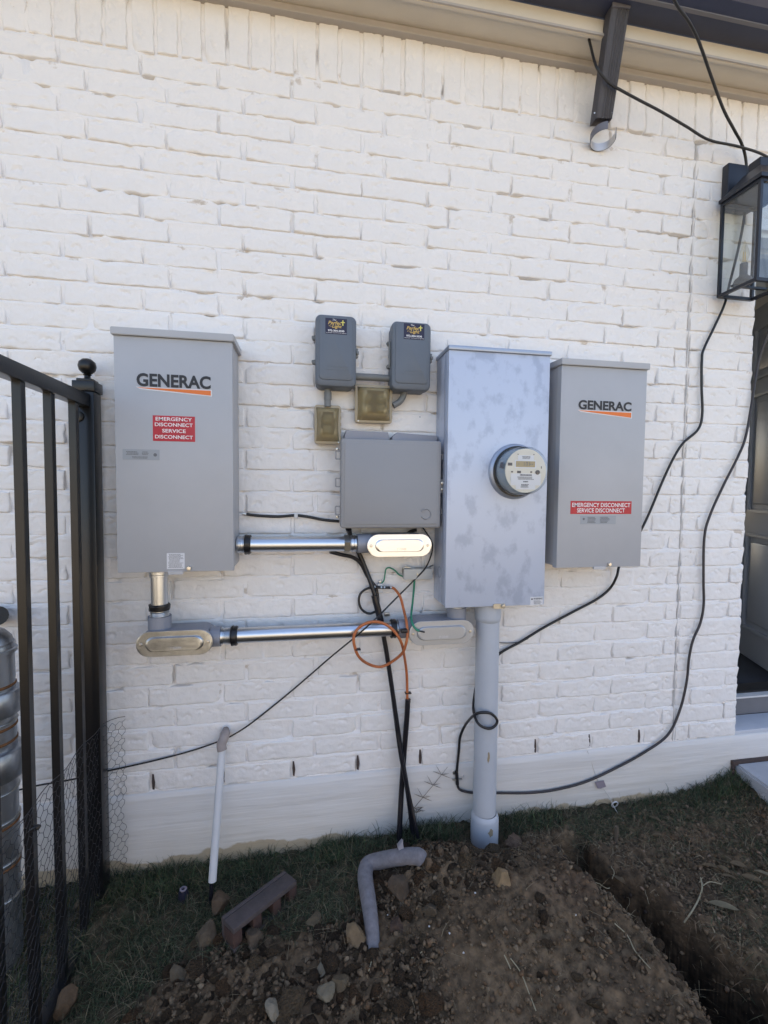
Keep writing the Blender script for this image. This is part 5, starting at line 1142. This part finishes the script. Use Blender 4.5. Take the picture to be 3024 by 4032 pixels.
blades('dry_straw', 9500, (-1.0, 2.0, .02, 1.0), st_, .016, .050, .0007, 2.4, yb=lambda x, d: np.clip(.20 + np.where((x > .75) & (d < .22), .55, 0) + np.where((x > 1.22), .45, 0) + np.exp(-((x - .02) ** 2 + (d - .27) ** 2) / .004) * .9 + fbm(x, d, 8, 3, 12) * .22 - np.where((x > .3) & (x < .9) & (d > .3), .12, 0), 0, 1))
# thin roots trailing from the trench sides and straws on the dirt
mb = MB()
for k in range(48):
    d = RR.uniform(.16, .95); s = RR.choice((-1, 1)); x = tr_c(d) + s * RR.uniform(.07, .13); z = ghs(x, -d) + .006; P = [Vector((x, -d, z))]; a = RR.uniform(0, 6.28)
    for j in range(RR.randint(3, 6)): a += RR.uniform(-1.1, 1.1); q = P[-1] + Vector((math.cos(a) * .009 - s * .003, math.sin(a) * .009, 0)); q.z = max(ghs(q.x, q.y) + .004, P[-1].z - .008) + RR.uniform(0, .006); P.append(q)
    mb.tube(spline(P, 3), .0005 + .0007 * RR.random(), 4)
for (pts) in (((2010, 3790), (2050, 3850), (2080, 3920), (2110, 4000)), ((1985, 3780), (2000, 3805), (2010, 3830)), ((1455, 3770), (1462, 3800), (1452, 3840)), ((1620, 3790), (1640, 3780), (1662, 3765)), ((2420, 3650), (2470, 3700), (2500, 3760), (2560, 3830))):
    mb.tube(spline([on(a, b, .010) for a, b in pts], 4), .0016, 5)
o = mb.build('dry_roots', M['leaf_pale'], smooth=60); tag(o, kind='stuff')
# bare twig on the right bank
tw = tag(MB().tube(spline([on(2692, 3675, .01), on(2722, 3610, .012), on(2748, 3560, .012), on(2764, 3515, .014), on(2758, 3478, .016)], 4), .0026, 6).build('twig', M['leaf_pale'], smooth=60), 'pale forked twig lying on the bank right of the trench', 'twig')
MB().tube(spline([on(2765, 3505, .014), on(2795, 3490, .016), on(2840, 3498, .014)], 4), .0016, 5).build('side_shoot', M['leaf_pale'], tw, smooth=60)
# dead leaves
def leaf(px, py, L, W_, ang, m, label):
    p = on(px, py, .012); mb = MB(); n = 7; top = []
    for j in range(n + 1):
        t = j / n; hw = W_ * math.sin(math.pi * min(1, t * .97 + .03)) ** .75 / 2; bz = .006 * math.sin(t * 3.1) + .003
        top.append([mb.bm.verts.new((L * (t - .5), s * hw, bz + .003 * abs(s) * 1.0)) for s in (-1, 0, 1)])
    for a_, b_ in zip(top, top[1:]):
        for k in range(2): mb.bm.faces.new((a_[k], a_[k + 1], b_[k + 1], b_[k]))
    bmesh.ops.solidify(mb.bm, geom=mb.bm.faces[:], thickness=.0006); o = mb.build('dead_leaf', M[m], smooth=60); o.location = p; o.rotation_euler = (RR.uniform(-.25, .25), RR.uniform(-.2, .2), math.radians(ang)); tag(o, label, 'leaf', 'dead leaves on the right bank')
leaf(2850, 3590, .085, .026, -42, 'leaf_pale', 'largest tan dead leaf at the right of the trench')
leaf(2795, 3432, .052, .022, -38, 'leaf', 'curled tan leaf upper right of the forked twig')
leaf(2850, 3445, .040, .018, -60, 'leaf', 'folded tan leaf touching the curled one')
leaf(2905, 3425, .055, .022, -20, 'leaf', 'brown leaf nearest the concrete step')
leaf(2870, 3475, .050, .015, -25, 'leaf', 'narrow brown leaf above the largest leaf')
leaf(2960, 3480, .060, .026, -35, 'leaf', 'dull brown leaf near the right edge')
leaf(3012, 3465, .060, .018, -60, 'leaf_pale', 'pale leaf cut off by the right edge')
leaf(2430, 3500, .065, .026, -75, 'leaf', 'tan leaf hanging over the head of the trench')
leaf(2580, 3245, .045, .018, -55, 'leaf', 'tan leaf standing near the wall right of the wooden stake')
leaf(2590, 3310, .042, .018, -30, 'leaf', 'brown leaf on the reddish soil patch')
leaf(315, 3575, .050, .018, 60, 'leaf', 'grey-brown leaf at the foot of the fence post')
# wooden stake, wire stake with tag and ring
p = on(2425, 3325, -.02); tp = p + Vector((.004, .004, .085)); tag(MB().tube([p, p.lerp(tp, .6), tp], [.0065, .0075, .0070], 9).build('wooden_stake', M['wood'], smooth=30), 'weathered stub of a wooden stake near the wall', 'stake')
ws = empty('wire_marker', on(2470, 3245), 'thin wire marker with faded tag and ring, standing by the wall', 'marker')
q = on(2465, 3245, 0); P = [at(2312, 2956, .004), at(2325, 2985, .004), at(2338, 3030, .004), at(2352, 3068, .006), at(2380, 3110, .012), at(2400, 3140, .02), at(2425, 3190, .04), q]
MB().tube(spline(P, 4), .0013, 6).build('wire', M['clear_wire'], ws, smooth=60)
mb = MB(); a_ = at(2343, 3080, .010); mb.prism([(a_.x, a_.z), (a_.x + .012, a_.z - .028), (a_.x + .026, a_.z - .030), (a_.x + .052, a_.z - .024), (a_.x + .040, a_.z + .004)], -.010, -.0112); mb.build('tag', M['purple'], ws, smooth=0)
c_ = on(2420, 3190, .024); mb = MB(); mb.tube([c_ + Vector((.014 * math.cos(k * .524), -.004 * math.sin(k * .524), .014 * math.sin(k * .524))) for k in range(13)], .0026, 6); mb.build('ring', M['white_plastic'], ws, smooth=60)
# dark blue sprinkler head in the grass
p = on(722, 3545); sk = empty('sprinkler_head', p, 'small dark blue sprinkler head sunk in the grass left of the drain pipe', 'sprinkler')
MB().lathe([(.016, -.01), (.017, .020), (.014, .030), (.013, .034), (0, .035)], p, n=16).build('riser', mat('dark_blue_plastic', (.012, .014, .03), .4), sk, smooth=40)
MB().lathe([(.006, .0352), (.011, .0355), (.0115, .039), (.006, .0395)], p, n=16).build('top_ring', M['purple'], sk, smooth=40)
# weed leaning on the wall
wd = empty('weed', on(1612, 3270), 'bare leaning weed with paired needle leaves against the foundation', 'weed')
stem = spline(cab([(1590, 3265, .03), (1622, 3195, .02), (1665, 3140, .015), (1715, 3080, .012), (1762, 3020, .012)]), 6)
MB().tube(stem, [.0016 * (1 - .6 * i / len(stem)) for i in range(len(stem))], 5).build('stem', M['weed'], wd, smooth=60)
for px, py in ((1632, 3182), (1665, 3140), (1703, 3090), (1738, 3050)):
    for dx, dy in ((-22, -38), (-34, -14), (36, 14), (30, -4)):
        a_, b_ = at(px, py, .014), at(px + dx, py + dy, .014); mb = MB(); mb.tube([a_, a_.lerp(b_, .5), b_], [.0008, .0013, .0003], 4); mb.build('needle_leaf', M['weed'], wd, smooth=60)
for sx, sy, sc_, lb in ((2480, 3170, 1, 'sprig of crabgrass standing beside the wire marker'), (2740, 3105, 1.3, 'spreading crabgrass sprig on the wall right of the marker'), (2800, 3095, 1, 'crabgrass sprig close to the concrete step'), (1640, 3200, .9, 'small sprig at the foot of the leaning weed'), (810, 3420, 1, 'crossed grass sprig below the drain pipe'), (1425, 3320, .8, 'small grass sprig left of the black ground cables'), (560, 3450, .9, 'sprig of grass near the chicken wire')):
    b0 = at(sx, sy, .012); mb = MB()
    for k in range(7):
        a = math.radians(20 + 140 * k / 6 + RR.uniform(-12, 12)); L = (.03 + .022 * RR.random()) * sc_; e_ = b0 + Vector((math.cos(a) * L, -.006 * RR.random(), math.sin(a) * L * .7)); mb.tube([b0, b0.lerp(e_, .5) + Vector((0, 0, .004)), e_], [.0008, .0013, .0003], 4)
    g_ = ghs(b0.x, b0.y); mb.tube([(b0.x, b0.y, g_ - .01), b0], .0009, 4)
    tag(mb.build('grass_sprig', M['weed'], smooth=60), lb, 'grass sprig', 'grass sprigs along the foundation')

# ------------------------------------------------------------------ sunlit side of the yard, behind the camera (what the metal reflects)
nf = empty('yard_fence', (0, -6.2, 0), 'tall sunlit cedar fence across the yard behind the camera', 'fence')
nf['kind'] = 'structure'
mb = MB()
for k in range(60): mb.box((-9 + .305 * k, -6.22, .02), (-9 + .305 * k + .290, -6.20, 1.85 + .006 * math.sin(k * 7)))
mb.build('boards', M['fence_wood'], nf, smooth=0)
